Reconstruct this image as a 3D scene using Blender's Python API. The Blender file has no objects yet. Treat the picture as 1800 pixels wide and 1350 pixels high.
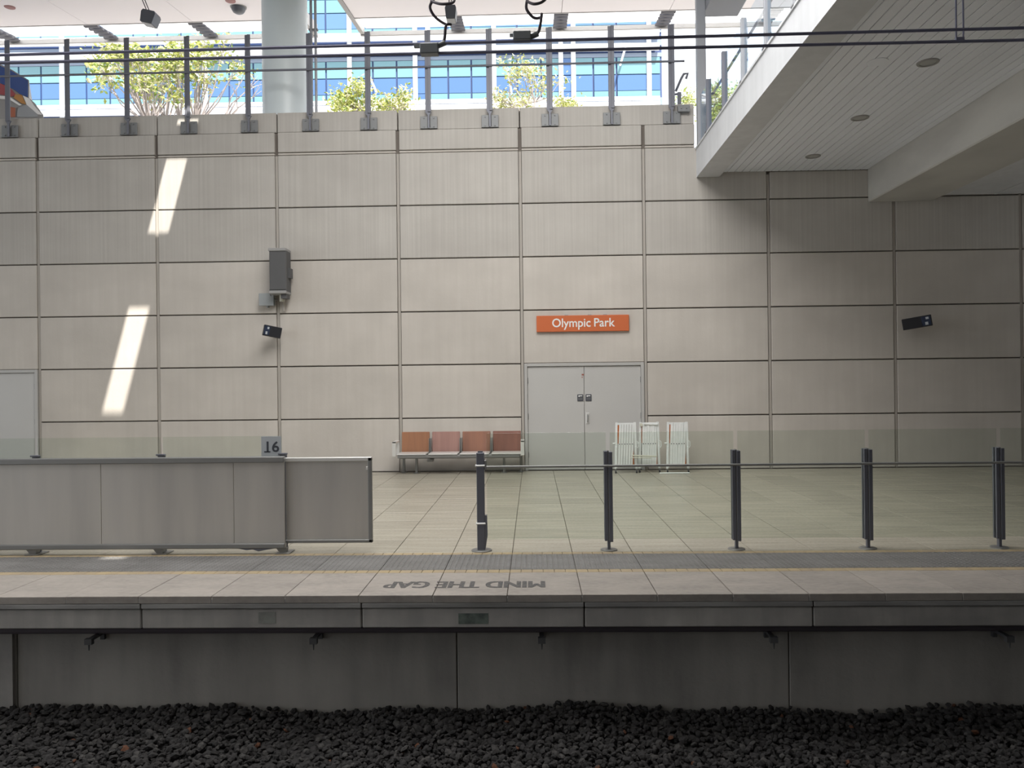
import bpy, math, random
from mathutils import Vector, Matrix

random.seed(7)
C = bpy.context.scene.collection
S = bpy.context.scene
PI = math.pi

# ---------------------------------------------------------------- camera
CAMP = Vector((0.0, 0.0, 1.68028))
CR = Vector((0.99956026, 0.02722557, -0.01174972))
CU = Vector((0.01177041, -0.00059981, 0.99993055))
CF = Vector((-0.02721663, 0.99962914, 0.00092))
FPX = 1352.0
cam_d = bpy.data.cameras.new('camera')
cam_d.sensor_width = 36.0
cam_d.lens = FPX / 1800 * 36
cam_d.clip_end = 300
cam = bpy.data.objects.new('camera', cam_d)
C.objects.link(cam)
M = Matrix.Identity(4)
for i in range(3):
    M[i][0], M[i][1], M[i][2], M[i][3] = CR[i], CU[i], -CF[i], CAMP[i]
cam.matrix_world = M
S.camera = cam

# ---------------------------------------------------------------- world, sun, roof fill lamps, exposure
world = bpy.data.worlds.new('sky')
S.world = world
world.use_nodes = True
bg = world.node_tree.nodes['Background']
bg.inputs[0].default_value = (0.90, 0.95, 1.0, 1)
bg.inputs[1].default_value = 1.9

SUN = Vector((-0.27, 0.55, -1.0))
sd = bpy.data.lights.new('sun', 'SUN')
sd.energy = 11.0
sd.angle = math.radians(0.6)
sd.color = (1.0, 0.95, 0.86)
so = bpy.data.objects.new('sun', sd)
C.objects.link(so)
so.rotation_euler = SUN.to_track_quat('-Z', 'Y').to_euler()
so.location = (5, -10, 30)

def roof_fill(name, x0, x1, y0, y1, z, w, col):
    l = bpy.data.lights.new(name, 'AREA')
    l.shape = 'RECTANGLE'
    l.size, l.size_y = x1 - x0, y1 - y0
    l.energy = w
    l.color = col
    o = bpy.data.objects.new(name, l)
    C.objects.link(o)
    o.location = ((x0 + x1) / 2, (y0 + y1) / 2, z)
    return o
roof_fill('roof_fill_main', -3.6, 2.9, 3.0, 11.0, 9.9, 1220, (1.0, 0.985, 0.96))  # area lamp under the closed roof, standing in for diffused daylight
roof_fill('roof_fill_near', -12.0, -6.5, -5.0, 3.0, 9.9, 230, (1.0, 0.98, 0.95))  # added weak fill lamp that lifts the platform face and ballast

S.view_settings.view_transform = 'Standard'
S.view_settings.look = 'None'
S.view_settings.gamma = 1.0
S.view_settings.use_curve_mapping = False
S.view_settings.exposure = 0.0
S.cycles.use_denoising = True

# ---------------------------------------------------------------- helpers
def at(x, y, d):
    """point seen at photo pixel (x, y), on the plane at depth d"""
    a = CR * ((x - 900) / FPX) - CU * ((y - 675) / FPX) + CF
    return CAMP + a * (d / a.y)

class MB:
    def __init__(s):
        s.v, s.f, s.m = [], [], []
    def add(s, vs, fs, mi=0):
        o = len(s.v)
        s.v += [tuple(p) for p in vs]
        s.f += [tuple(i + o for i in f) for f in fs]
        s.m += [mi] * len(fs)
        return s
    def box(s, x0, x1, y0, y1, z0, z1, mi=0, mat=None):
        vs = [Vector((x, y, z)) for z in (z0, z1) for y in (y0, y1) for x in (x0, x1)]
        if mat: vs = [mat @ p for p in vs]
        return s.add(vs, [(0, 2, 3, 1), (4, 5, 7, 6), (0, 1, 5, 4), (2, 6, 7, 3), (0, 4, 6, 2), (1, 3, 7, 5)], mi)
    def bbox(s, x0, x1, y0, y1, z0, z1, b, mi=0, mat=None):
        """box with bevelled edges"""
        vs, idx = [], {}
        for i in (0, 1):
            for j in (0, 1):
                for k in (0, 1):
                    x, y, z = (x0, x1)[i], (y0, y1)[j], (z0, z1)[k]
                    sx, sy, sz = (1, -1)[i], (1, -1)[j], (1, -1)[k]
                    for a in range(3):
                        p = Vector((x + (b * sx if a != 0 else 0), y + (b * sy if a != 1 else 0), z + (b * sz if a != 2 else 0)))
                        idx[i, j, k, a] = len(vs)
                        vs.append(mat @ p if mat else p)
        I = idx
        fs = []
        for i in (0, 1):
            q = [I[i, 0, 0, 0], I[i, 1, 0, 0], I[i, 1, 1, 0], I[i, 0, 1, 0]]
            fs.append(tuple(q if i else q[::-1]))
            q = [I[0, i, 0, 1], I[1, i, 0, 1], I[1, i, 1, 1], I[0, i, 1, 1]]
            fs.append(tuple(q[::-1] if i else q))
            q = [I[0, 0, i, 2], I[1, 0, i, 2], I[1, 1, i, 2], I[0, 1, i, 2]]
            fs.append(tuple(q if i else q[::-1]))
        for j in (0, 1):
            for k in (0, 1):
                q = (I[0, j, k, 1], I[1, j, k, 1], I[1, j, k, 2], I[0, j, k, 2])
                fs.append(q if (j != k) == True and False else (q if (j == 0) == (k == 1) else q[::-1]))
        for i in (0, 1):
            for k in (0, 1):
                q = (I[i, 0, k, 0], I[i, 1, k, 0], I[i, 1, k, 2], I[i, 0, k, 2])
                fs.append(q if (i == 1) == (k == 1) else q[::-1])
        for i in (0, 1):
            for j in (0, 1):
                q = (I[i, j, 0, 0], I[i, j, 1, 0], I[i, j, 1, 1], I[i, j, 0, 1])
                fs.append(q if (i == 0) == (j == 1) else q[::-1])
        for i in (0, 1):
            for j in (0, 1):
                for k in (0, 1):
                    q = (I[i, j, k, 0], I[i, j, k, 1], I[i, j, k, 2])
                    fs.append(q if (i + j + k) % 2 == 1 else q[::-1])
        return s.add(vs, fs, mi)
    def cyl(s, p0, p1, r0, r1=None, n=12, mi=0, caps=True):
        r1 = r0 if r1 is None else r1
        p0, p1 = Vector(p0), Vector(p1)
        d = (p1 - p0).normalized()
        a = d.orthogonal().normalized()
        b = d.cross(a)
        vs = []
        for p, r in ((p0, r0), (p1, r1)):
            for i in range(n):
                t = 2 * PI * i / n
                vs.append(p + a * (r * math.cos(t)) + b * (r * math.sin(t)))
        fs = [(i, (i + 1) % n, n + (i + 1) % n, n + i) for i in range(n)]
        if caps: fs += [tuple(range(n))[::-1], tuple(range(n, 2 * n))]
        return s.add(vs, fs, mi)
    def tube(s, pts, r, n=8, mi=0):
        pts = [Vector(p) for p in pts]
        rs = r if isinstance(r, (list, tuple)) else [r] * len(pts)
        vs, fs = [], []
        up = None
        for k, p in enumerate(pts):
            d = (pts[min(k + 1, len(pts) - 1)] - pts[max(k - 1, 0)]).normalized()
            if up is None: up = d.orthogonal().normalized()
            a = (up - d * up.dot(d))
            a = a.normalized() if a.length > 1e-5 else d.orthogonal().normalized()
            up = a
            b = d.cross(a)
            for i in range(n):
                t = 2 * PI * i / n
                vs.append(p + a * (rs[k] * math.cos(t)) + b * (rs[k] * math.sin(t)))
        for k in range(len(pts) - 1):
            for i in range(n):
                fs.append((k * n + i, k * n + (i + 1) % n, (k + 1) * n + (i + 1) % n, (k + 1) * n + i))
        fs += [tuple(range(n))[::-1], tuple(range((len(pts) - 1) * n, len(pts) * n))]
        return s.add(vs, fs, mi)
    def lathe(s, prof, n=20, c=(0, 0, 0), mi=0, caps=True):
        vs, fs = [], []
        for r, z in prof:
            for i in range(n):
                t = 2 * PI * i / n
                vs.append((c[0] + r * math.cos(t), c[1] + r * math.sin(t), c[2] + z))
        for k in range(len(prof) - 1):
            for i in range(n):
                fs.append((k * n + i, k * n + (i + 1) % n, (k + 1) * n + (i + 1) % n, (k + 1) * n + i))
        if caps: fs += [tuple(range(n))[::-1], tuple(range((len(prof) - 1) * n, len(prof) * n))]
        return s.add(vs, fs, mi)
    def prism(s, poly, y0, y1, mi=0):
        """polygon in x,z pulled along y"""
        n = len(poly)
        vs = [(x, y0, z) for x, z in poly] + [(x, y1, z) for x, z in poly]
        fs = [tuple(range(n)), tuple(range(n, 2 * n))[::-1]] + [(i, i + n, (i + 1) % n + n, (i + 1) % n) for i in range(n)]
        return s.add(vs, fs, mi)
    def mesh(s, name, mats, smooth=False):
        me = bpy.data.meshes.new(name)
        me.from_pydata(s.v, [], s.f)
        for m_ in (mats if isinstance(mats, (list, tuple)) else [mats]): me.materials.append(m_)
        if any(s.m): me.polygons.foreach_set('material_index', s.m)
        if smooth:
            me.polygons.foreach_set('use_smooth', [True] * len(me.polygons))
            try: me.set_sharp_from_angle(angle=math.radians(40))
            except Exception: pass
        me.update()
        return me
    def build(s, name, mats, parent=None, smooth=False, loc=None, rz=0):
        return link(name, s.mesh(name, mats, smooth), parent, loc, rz)

def link(name, data, parent=None, loc=None, rz=0):
    o = bpy.data.objects.new(name, data)
    C.objects.link(o)
    if parent: o.parent = parent
    if loc is not None: o.location = loc
    if rz: o.rotation_euler = (0, 0, rz)
    return o

def thing(name, label, cat, loc=(0, 0, 0), rz=0, group=None):
    o = link(name, None, None, loc, rz)
    o['label'], o['category'] = label, cat
    if group: o['group'] = group
    return o

def tag(o, label, cat, group=None):
    o['label'], o['category'] = label, cat
    if group: o['group'] = group
    return o

def structure(name, loc=(0, 0, 0)):
    o = link(name, None, None, loc)
    o['kind'] = 'structure'
    return o

def dup(root, loc, label, rz=None):
    r_ = root.copy(); C.objects.link(r_)
    r_.location = loc
    if rz is not None: r_.rotation_euler = (0, 0, rz)
    r_['label'] = label
    for ch in list(root.children):
        c = ch.copy(); C.objects.link(c); c.parent = r_
        for g in list(ch.children):
            d = g.copy(); C.objects.link(d); d.parent = c
    return r_

# ---------------------------------------------------------------- materials
def material(name, col, rough=0.6, metal=0.0, col2=None, scale=(1, 1, 1), det=4.0, col3=None, scale3=(1, 1, 1),
             rand=0.0, bump=0.0, bscale=30.0, spec=0.5, lo=0.35, hi=0.65, amt3=0.5):
    m = bpy.data.materials.new(name)
    m.use_nodes = True
    nt = m.node_tree
    N, L = nt.nodes, nt.links
    p = N['Principled BSDF']
    p.inputs['Roughness'].default_value = rough
    p.inputs['Metallic'].default_value = metal
    p.inputs['Specular IOR Level'].default_value = spec
    c4 = lambda c: (c[0], c[1], c[2], 1)
    p.inputs['Base Color'].default_value = c4(col)
    out = None
    geo = N.new('ShaderNodeNewGeometry')
    def noise(sc, detail):
        mp = N.new('ShaderNodeMapping'); mp.inputs['Scale'].default_value = sc
        L.new(geo.outputs['Position'], mp.inputs['Vector'])
        n = N.new('ShaderNodeTexNoise'); n.inputs['Scale'].default_value = 1.0; n.inputs['Detail'].default_value = detail
        L.new(mp.outputs[0], n.inputs['Vector'])
        r = N.new('ShaderNodeMapRange'); r.inputs[1].default_value = lo; r.inputs[2].default_value = hi
        L.new(n.outputs[0], r.inputs[0])
        return r.outputs[0]
    if col2:
        mx = N.new('ShaderNodeMix'); mx.data_type = 'RGBA'
        mx.inputs['A'].default_value = c4(col); mx.inputs['B'].default_value = c4(col2)
        L.new(noise(scale, det), mx.inputs['Factor'])
        out = mx.outputs['Result']
    if col3:
        mx = N.new('ShaderNodeMix'); mx.data_type = 'RGBA'
        mu = N.new('ShaderNodeMath'); mu.operation = 'MULTIPLY'; mu.inputs[1].default_value = amt3
        L.new(noise(scale3, det), mu.inputs[0])
        L.new(mu.outputs[0], mx.inputs['Factor'])
        if out: L.new(out, mx.inputs['A'])
        else: mx.inputs['A'].default_value = c4(col)
        mx.inputs['B'].default_value = c4(col3)
        out = mx.outputs['Result']
    if rand:
        oi = N.new('ShaderNodeObjectInfo')
        r = N.new('ShaderNodeMapRange'); r.inputs[3].default_value = 1 - rand; r.inputs[4].default_value = 1 + rand
        L.new(oi.outputs['Random'], r.inputs[0])
        vm = N.new('ShaderNodeVectorMath'); vm.operation = 'SCALE'
        if out: L.new(out, vm.inputs[0])
        else: vm.inputs[0].default_value = col
        L.new(r.outputs[0], vm.inputs['Scale'])
        out = vm.outputs[0]
    if out: L.new(out, p.inputs['Base Color'])
    if bump:
        n = N.new('ShaderNodeTexNoise'); n.inputs['Scale'].default_value = bscale; n.inputs['Detail'].default_value = 5
        L.new(geo.outputs['Position'], n.inputs['Vector'])
        b = N.new('ShaderNodeBump'); b.inputs['Strength'].default_value = bump; b.inputs['Distance'].default_value = 0.01
        L.new(n.outputs[0], b.inputs['Height'])
        L.new(b.outputs[0], p.inputs['Normal'])
    return m

def glass_material(name, tint, fres=1.45):
    m = bpy.data.materials.new(name); m.use_nodes = True
    nt = m.node_tree; N, L = nt.nodes, nt.links
    N.remove(N['Principled BSDF'])
    tr = N.new('ShaderNodeBsdfTransparent'); tr.inputs[0].default_value = (*tint, 1)
    gl = N.new('ShaderNodeBsdfGlossy'); gl.inputs['Roughness'].default_value = 0.02
    fr = N.new('ShaderNodeFresnel'); fr.inputs[0].default_value = fres
    mx = N.new('ShaderNodeMixShader')
    ge = N.new('ShaderNodeNewGeometry'); mu = N.new('ShaderNodeMath'); mu.operation = 'SUBTRACT'; mu.use_clamp = True
    L.new(fr.outputs[0], mu.inputs[0]); L.new(ge.outputs['Backfacing'], mu.inputs[1])
    L.new(mu.outputs[0], mx.inputs[0]); L.new(tr.outputs[0], mx.inputs[1]); L.new(gl.outputs[0], mx.inputs[2])
    L.new(mx.outputs[0], N['Material Output'].inputs[0])
    return m

CONC = material('wall_concrete', (0.56, 0.52, 0.475), 0.85, 0, (0.63, 0.585, 0.535), (0.9, 1, 1.3), 4, (0.50, 0.455, 0.41), (9, 1, 0.5), rand=0.035, bump=0.15, bscale=25, amt3=0.25)
CONC_TOP = material('wall_concrete_streaked', (0.51, 0.48, 0.445), 0.85, 0, (0.57, 0.54, 0.50), (0.9, 1, 1.3), 4, (0.38, 0.355, 0.325), (22, 1, 0.25), rand=0.035, bump=0.15, bscale=25, amt3=0.32)
JOINT = material('dark_joint', (0.20, 0.175, 0.155), 0.9)
SEAL = material('sealant', (0.46, 0.425, 0.385), 0.8)
BRIDGE = material('bridge_concrete', (0.68, 0.69, 0.71), 0.8, 0, (0.60, 0.61, 0.63), (1.2, 0.8, 1.5), 4, (0.50, 0.51, 0.52), (6, 6, 0.5), bump=0.1, amt3=0.3)
BEAM = material('beam_concrete', (0.56, 0.55, 0.52), 0.8, 0, (0.46, 0.45, 0.43), (0.9, 0.7, 2), 5, (0.56, 0.55, 0.5), (1.3, 1.3, 4), bump=0.1, amt3=0.25)
BOARD = material('ceiling_board', (0.84, 0.87, 0.93), 0.6, rand=0.02)
TILE = material('platform_tile', (0.47, 0.435, 0.355), 0.27, 0, (0.36, 0.335, 0.275), (1.1, 12, 1), 6, (0.54, 0.505, 0.415), (30, 34, 30), rand=0.06, bump=0.25, bscale=60, amt3=0.45, spec=0.5)
PAVER = material('edge_paver', (0.40, 0.36, 0.325), 0.6, 0, (0.31, 0.28, 0.255), (2, 5, 1), 6, (0.48, 0.44, 0.40), (16, 24, 20), rand=0.05, bump=0.2, bscale=50, amt3=0.4)
GROUT = material('grout', (0.10, 0.085, 0.07), 0.9)
YEL = material('yellow_tile', (0.46, 0.36, 0.21), 0.6, 0, (0.40, 0.32, 0.22), (5, 5, 5), rand=0.06)
TACT = material('tactile_tile', (0.215, 0.21, 0.205), 0.55, 0, (0.17, 0.165, 0.16), (2, 5, 1), rand=0.05)
NOSE = material('nosing_concrete', (0.36, 0.35, 0.34), 0.85, 0, (0.22, 0.215, 0.21), (2, 3, 9), 5, (0.48, 0.465, 0.45), (1.2, 1, 14), rand=0.05, bump=0.3, bscale=30)
COPE = material('coping_concrete', (0.56, 0.535, 0.50), 0.85, 0, (0.43, 0.41, 0.39), (2.2, 3, 4), 5, (0.31, 0.30, 0.29), (9, 1, 1.2), rand=0.08, bump=0.3, bscale=30, amt3=0.4)
UNDER = material('track_wall_concrete', (0.43, 0.41, 0.38), 0.9, 0, (0.32, 0.305, 0.285), (1.5, 1, 1.5), 5, (0.54, 0.515, 0.475), (4, 1, 0.5), bump=0.35, bscale=30, amt3=0.6)
BAL = [material('ballast_dark', (0.040, 0.037, 0.037), 0.9, 0, (0.020, 0.019, 0.019), (20, 20, 20)),
       material('ballast_grey', (0.075, 0.071, 0.068), 0.9, 0, (0.04, 0.038, 0.037), (20, 20, 20)),
       material('ballast_rust', (0.13, 0.055, 0.03), 0.9)]
STEEL = material('stainless_sheet', (0.60, 0.575, 0.545), 0.45, 0.5, (0.52, 0.50, 0.475), (2.5, 1, 0.4), 3, (0.70, 0.665, 0.61), (5, 1, 0.5), amt3=0.4)
STEEL_D = material('dull_steel', (0.30, 0.30, 0.295), 0.45, 0.6)
CHROME = material('bright_steel', (0.82, 0.81, 0.79), 0.35, 0.35)
DARKM = material('dark_painted_metal', (0.16, 0.165, 0.195), 0.4, 0.2)
FENCE = material('fence_metal', (0.20, 0.205, 0.24), 0.5, 0.2)
FENCE_L = material('fence_metal_pale', (0.38, 0.39, 0.42), 0.5, 0.2)
PLATE = material('bracket_metal', (0.26, 0.265, 0.27), 0.55, 0.3)
WIRE = material('overhead_wire', (0.30, 0.30, 0.42), 0.5, 0.4)
CABLE = material('cable_sheath', (0.13, 0.11, 0.13), 0.6)
BOXG = material('grey_metal_box', (0.36, 0.38, 0.40), 0.5, 0.2)
WHITE = material('white_paint', (0.88, 0.89, 0.88), 0.5, 0, (0.80, 0.83, 0.82), (8, 8, 8))
CREAM = material('cream_paint', (0.66, 0.65, 0.55), 0.5)
ORANGE = material('orange_plastic', (0.55, 0.17, 0.045), 0.5)
SIGNO = material('sign_orange', (0.62, 0.155, 0.055), 0.45)
SIGNW = material('sign_white', (0.85, 0.85, 0.84), 0.5)
SIGNG = material('pale_grey_sign', (0.50, 0.53, 0.56), 0.5)
INK = material('dark_ink', (0.06, 0.065, 0.08), 0.6)
FLOORINK = material('floor_paint', (0.07, 0.07, 0.075), 0.7, 0, (0.16, 0.15, 0.14), (40, 40, 40))
DOORM = material('door_paint', (0.56, 0.55, 0.535), 0.45, 0, (0.53, 0.52, 0.505), (0.8, 1, 0.8))
DOORF = material('door_frame_paint', (0.49, 0.48, 0.465), 0.45)
RED = material('red_sticker', (0.35, 0.12, 0.09), 0.6)
SPKR = material('speaker_grille', (0.105, 0.105, 0.108), 0.7)
SPKC = material('speaker_cap', (0.33, 0.325, 0.32), 0.6)
JBOX = material('junction_box', (0.33, 0.35, 0.36), 0.5)
BLACK = material('black_plastic', (0.03, 0.03, 0.035), 0.3)
SCREEN = material('screen_glass', (0.10, 0.13, 0.22), 0.06, 0.6)
COPPER = [material('seat_back_orange_wood', (0.42, 0.20, 0.11), 0.35, 0, (0.35, 0.17, 0.10), (14, 4, 0.8)),
          material('seat_back_rose_wood', (0.46, 0.27, 0.23), 0.32, 0, (0.40, 0.23, 0.20), (14, 4, 0.8)),
          material('seat_back_brown_wood', (0.38, 0.19, 0.13), 0.35, 0, (0.32, 0.165, 0.12), (14, 4, 0.8)),
          material('seat_back_dark_wood', (0.32, 0.15, 0.12), 0.35, 0, (0.26, 0.125, 0.10), (14, 4, 0.8))]
SOFFIT = material('canopy_soffit', (0.86, 0.82, 0.845), 0.7, rand=0.01)
ROOF = material('roof_lining', (0.30, 0.295, 0.29), 0.9)
EDGE = material('canopy_edge', (0.36, 0.35, 0.35), 0.6)
RAFT = material('rafter_steel', (0.08, 0.08, 0.10), 0.6)
LOUV = bpy.data.materials.new('frosted_louvre'); LOUV.use_nodes = True
_n = LOUV.node_tree; _t = _n.nodes.new('ShaderNodeBsdfTranslucent'); _t.inputs[0].default_value = (0.9, 0.9, 0.9, 1)
_n.links.new(_t.outputs[0], _n.nodes['Material Output'].inputs[0])
COLUMN = material('column_paint', (0.80, 0.87, 0.89), 0.35, 0, (0.76, 0.83, 0.85), (1, 1, 0.3))
PAVE = material('street_paving', (0.55, 0.52, 0.48), 0.8)
FWHITE = material('facade_white', (0.72, 0.74, 0.78), 0.5)
PCYAN = material('pane_light_cyan', (0.15, 0.29, 0.34), 0.25, rand=0.05)
PBLUE = material('pane_mid_blue', (0.10, 0.195, 0.36), 0.25, rand=0.05)
PDEEP = material('pane_deep_blue', (0.075, 0.155, 0.34), 0.25, rand=0.05)
FSPAN = material('facade_spandrel', (0.22, 0.27, 0.36), 0.4)
MULL = material('facade_mullion', (0.04, 0.07, 0.18), 0.5)
LEAF = [material('leaf_yellow_green', (0.44, 0.47, 0.13), 0.55), material('leaf_pale', (0.70, 0.68, 0.45), 0.55), material('leaf_green', (0.22, 0.31, 0.07), 0.55)]
BARK = material('bark', (0.42, 0.37, 0.36), 0.85)
BUSG = material('bus_glass', (0.05, 0.10, 0.30), 0.1)
GLASS = glass_material('green_tint_glass', (0.93, 0.955, 0.93))
GLASSB = glass_material('blue_tint_glass', (0.88, 0.94, 0.985))
LAMP = material('downlight_lens', (0.36, 0.37, 0.36), 0.3)
DSPK = material('ceiling_speaker_cover', (0.33, 0.16, 0.16), 0.6)

# ---------------------------------------------------------------- text
def text(name, body, size, mat, parent, loc, rot, sx=1.0, ext=0.002, off=0.0, align='CENTER', aly='CENTER', bold=0.0):
    cu = bpy.data.curves.new(name, 'FONT')
    cu.body = body; cu.size = size; cu.extrude = ext; cu.offset = off
    cu.align_x = align; cu.align_y = aly
    cu.materials.append(mat)
    cu.resolution_u = 4
    tmp = bpy.data.objects.new(name + '_curve', cu)
    C.objects.link(tmp)
    bpy.context.view_layer.update()
    me = bpy.data.meshes.new_from_object(tmp.evaluated_get(bpy.context.evaluated_depsgraph_get()))
    bpy.data.objects.remove(tmp)
    bpy.data.curves.remove(cu)
    me.name = name
    for v in me.vertices: v.co.x *= sx
    if bold:
        mb = MB()
        for q, dx in enumerate((-bold, 0.0, bold)):
            mb.add([(v.co.x + dx, v.co.y, v.co.z + q * 0.0002) for v in me.vertices], [tuple(p.vertices) for p in me.polygons])
        me = mb.mesh(name, mat)
    o = link(name, me, parent, loc)
    o.rotation_euler = rot
    return o

# ================================================================ STRUCTURE
D = 15.02            # wall face
X0, PW, RH = -9.80271, 2.4, 1.04361
COLX = [X0 + PW * k for k in range(-2, 12)]
# fine tune of the joint positions measured on the wall
wall = structure('wall_back')
b = MB(); b.box(-15.2, 17.2, D + 0.06, D + 0.16, -0.02, 6.2); b.box(-15.2, 3.19, D + 0.06, D + 0.35, 6.2, 6.70)
b.build('wall_backing', JOINT, wall)
b = MB()
for x in COLX: b.box(x - 0.024, x + 0.024, D + 0.022, D + 0.058, 0, 6.24 if x < 3.1 else 5.7)
b.build('joint_sealant', SEAL, wall)
ROWZ = [(0.008, RH - 0.012)] + [(RH * k + 0.012, RH * (k + 1) - 0.012) for k in range(1, 5)] + [(RH * 5 + 0.012, 6.245)]
pm = {}
def panel(name, x0, x1, z0, z1, y0, y1, m):
    k = (round(x1 - x0, 3), round(z1 - z0, 3), round(y1 - y0, 3), m.name)
    w, h, t = k[:3]
    if k not in pm:
        pm[k] = MB().bbox(-w / 2, w / 2, 0, t, -h / 2, h / 2, 0.007).mesh(name, m)
    return link(name, pm[k], wall, ((x0 + x1) / 2, y0, (z0 + z1) / 2))
for i, x in enumerate(COLX[:-1]):
    xa, xb = x + 0.034, x + PW - 0.034
    for j, (z0, z1) in enumerate(ROWZ):
        if i == 6 and j < 2: continue          # the double door
        if i == 1 and j < 2: continue          # the far left door
        if x > 3 and j == 5: z1 = 5.745
        panel('concrete_panel', xa, xb, z0, z1, D, D + 0.06, CONC_TOP if j >= 4 else CONC)
    if x < 3:
        xe = min(xb, 3.19)
        if xa < 3.05:
            panel('strip_panel', xa, xe, 6.258, 6.272 + 0.022, D + 0.004, D + 0.06, CONC)
            panel('concrete_panel', xa, xe, 6.312, 6.70, D, D + 0.06, CONC_TOP)
# coping course, a little further back
cop = structure('trim_1')
for i, x in enumerate(COLX[:6]):
    xe = x + PW
    if xe > 3.195: xe = 3.195
    k = 'cop%.2f' % (xe - x)
    if k not in pm: pm[k] = MB().bbox(-(xe - x) / 2 + 0.012, (xe - x) / 2 - 0.012, 0, 0.25, 0, 0.395, 0.012).mesh('coping_block', CONC_TOP)
    link('coping_block', pm[k], cop, ((xe + x) / 2, D + 0.05, 6.715))
MB().box(-15, 3.19, D + 0.2, D + 0.29, 6.72, 7.09).build('coping_core', JOINT, cop)
x = COLX[6]
MB().bbox(x + 0.012 if x < 2 else 2.21, 3.195, D + 0.05, D + 0.30, 6.715, 7.11, 0.012).build('coping_block', CONC_TOP, cop)

# ---- platform floor
TS, TX = 0.59779, -0.22567
floor = structure('floor')
MB().box(-14, 14, 6.2, D + 0.05, -0.25, -0.012).build('screed', GROUT, floor)
tm = {}
def slab(name, w, d, m, x, y, b=0.003, th=0.02, dz=0.0):
    k = (name, round(w, 3), round(d, 3), m.name)
    if k not in tm:
        tm[k] = MB().bbox(-w / 2, w / 2, -d / 2, d / 2, -th, 0, b).mesh(name, m)
    return link(name, tm[k], floor, (x, y, dz))
rows = [(7.715, 8.395)]
y = 8.395
while y < D - 0.1:
    rows.append((y, min(y + 0.598, D)))
    y += 0.598
spare = MB()
cands = []
for (ya, yb) in rows:
    for k in range(-24, 25):
        xc = TX + TS * (k + 0.5)
        cands.append((ya, abs(xc - 0.3), xc, yb))
vis = [c for c in cands if abs(c[2] + 0.03 * c[0]) < 0.70 * c[0] + 0.4]
vis.sort(key=lambda c: c[0])
near = vis[:300]
for c in cands:
    ya, _, xc, yb = c
    if c in near:
        slab('floor_tile', TS - 0.006, yb - ya - 0.006, TILE, xc, (ya + yb) / 2, dz=random.uniform(-0.0012, 0.0012))
    else:
        spare.bbox(xc - TS / 2 + 0.003, xc + TS / 2 - 0.003, ya + 0.003, yb - 0.003, -0.02, 0, 0.003)
o = spare.build('far_floor_tiles', TILE, floor); o['kind'] = 'stuff'
# tactile tiles: base with a grid of low studs
def tactile():
    m_ = MB(); w, d = TS - 0.005, 0.612
    m_.bbox(-w / 2, w / 2, -d / 2, d / 2, -0.02, 0, 0.002)
    n = 12
    for i in range(n):
        for j in range(n):
            cx, cy = -w / 2 + w * (i + 0.5) / n, -d / 2 + d * (j + 0.5) / n
            r0, r1 = 0.0175, 0.011
            m_.add([(cx - r0, cy - r0, 0), (cx + r0, cy - r0, 0), (cx + r0, cy + r0, 0), (cx - r0, cy + r0, 0),
                    (cx - r1, cy - r1, 0.005), (cx + r1, cy - r1, 0.005), (cx + r1, cy + r1, 0.005), (cx - r1, cy + r1, 0.005)],
                   [(4, 5, 6, 7), (0, 1, 5, 4), (1, 2, 6, 5), (2, 3, 7, 6), (3, 0, 4, 7)])
    return m_.mesh('tactile_tile', TACT)
tt = tactile()
for k in range(-13, 13):
    link('tactile_tile', tt, floor, (TX + TS * (k + 0.5), 7.305, 0))
    slab('edge_paver', TS - 0.006, 0.735, PAVER, TX + TS * (k + 0.5), 6.515, th=0.06, dz=random.uniform(-0.001, 0.001))
for k in range(-62, 62):
    slab('yellow_tile', 0.0965, 0.10, YEL, TX + 0.0996 * (k + 0.5), 6.94)
for k in range(-62, 62):
    slab('yellow_strip_tile', 0.0965, 0.085, YEL, TX + 0.0996 * (k + 0.5), 7.668)

# ---- platform front below the edge
front = structure('wall_front')
XJ = [-14, -6.8, -5.0, -3.2, -1.4, 0.39, 2.2, 4.0, 5.8, 7.6, 14]
for a, c in zip(XJ[:-1], XJ[1:]):
    MB().bbox(a + 0.004, c - 0.004, 6.148, 6.5, -0.104, -0.062, 0.006).build('nosing_block', NOSE, front)
    MB().bbox(a + 0.003, c - 0.003, 6.150, 6.5, -0.062, -0.022, 0.004).build('nosing_cap', NOSE, front)
    MB().bbox(a + 0.004, c - 0.004, 6.162, 6.5, -0.266, -0.110, 0.008).build('coping_block', COPE, front)
XK = [-14, -4.43, -0.665, 2.10, 14]
for a, c in zip(XK[:-1], XK[1:]):
    MB().bbox(a + 0.004, c - 0.004, 6.45, 6.62, -1.35, -0.262, 0.006).build('wall_slab', UNDER, front)
MB().box(-14, 14, 6.56, 6.64, -1.35, -0.07).build('wall_core', GROUT, front)
MB().box(-0.62, -0.38, 6.1595, 6.166, -0.235, -0.15).build('paint_patch', material('green_patch', (0.20, 0.24, 0.21), 0.7, 0, (0.10, 0.12, 0.11), (14, 14, 14)), front)
MB().box(-2.24, -2.10, 6.1595, 6.166, -0.225, -0.135).build('paint_patch', material('pale_patch', (0.34, 0.35, 0.32), 0.8, 0, (0.26, 0.26, 0.24), (12, 12, 12)), front)
o = MB().box(-4.62, -4.45, 6.42, 6.46, -1.3, -0.30).build('downpipe_cover', COPE, front)

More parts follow.
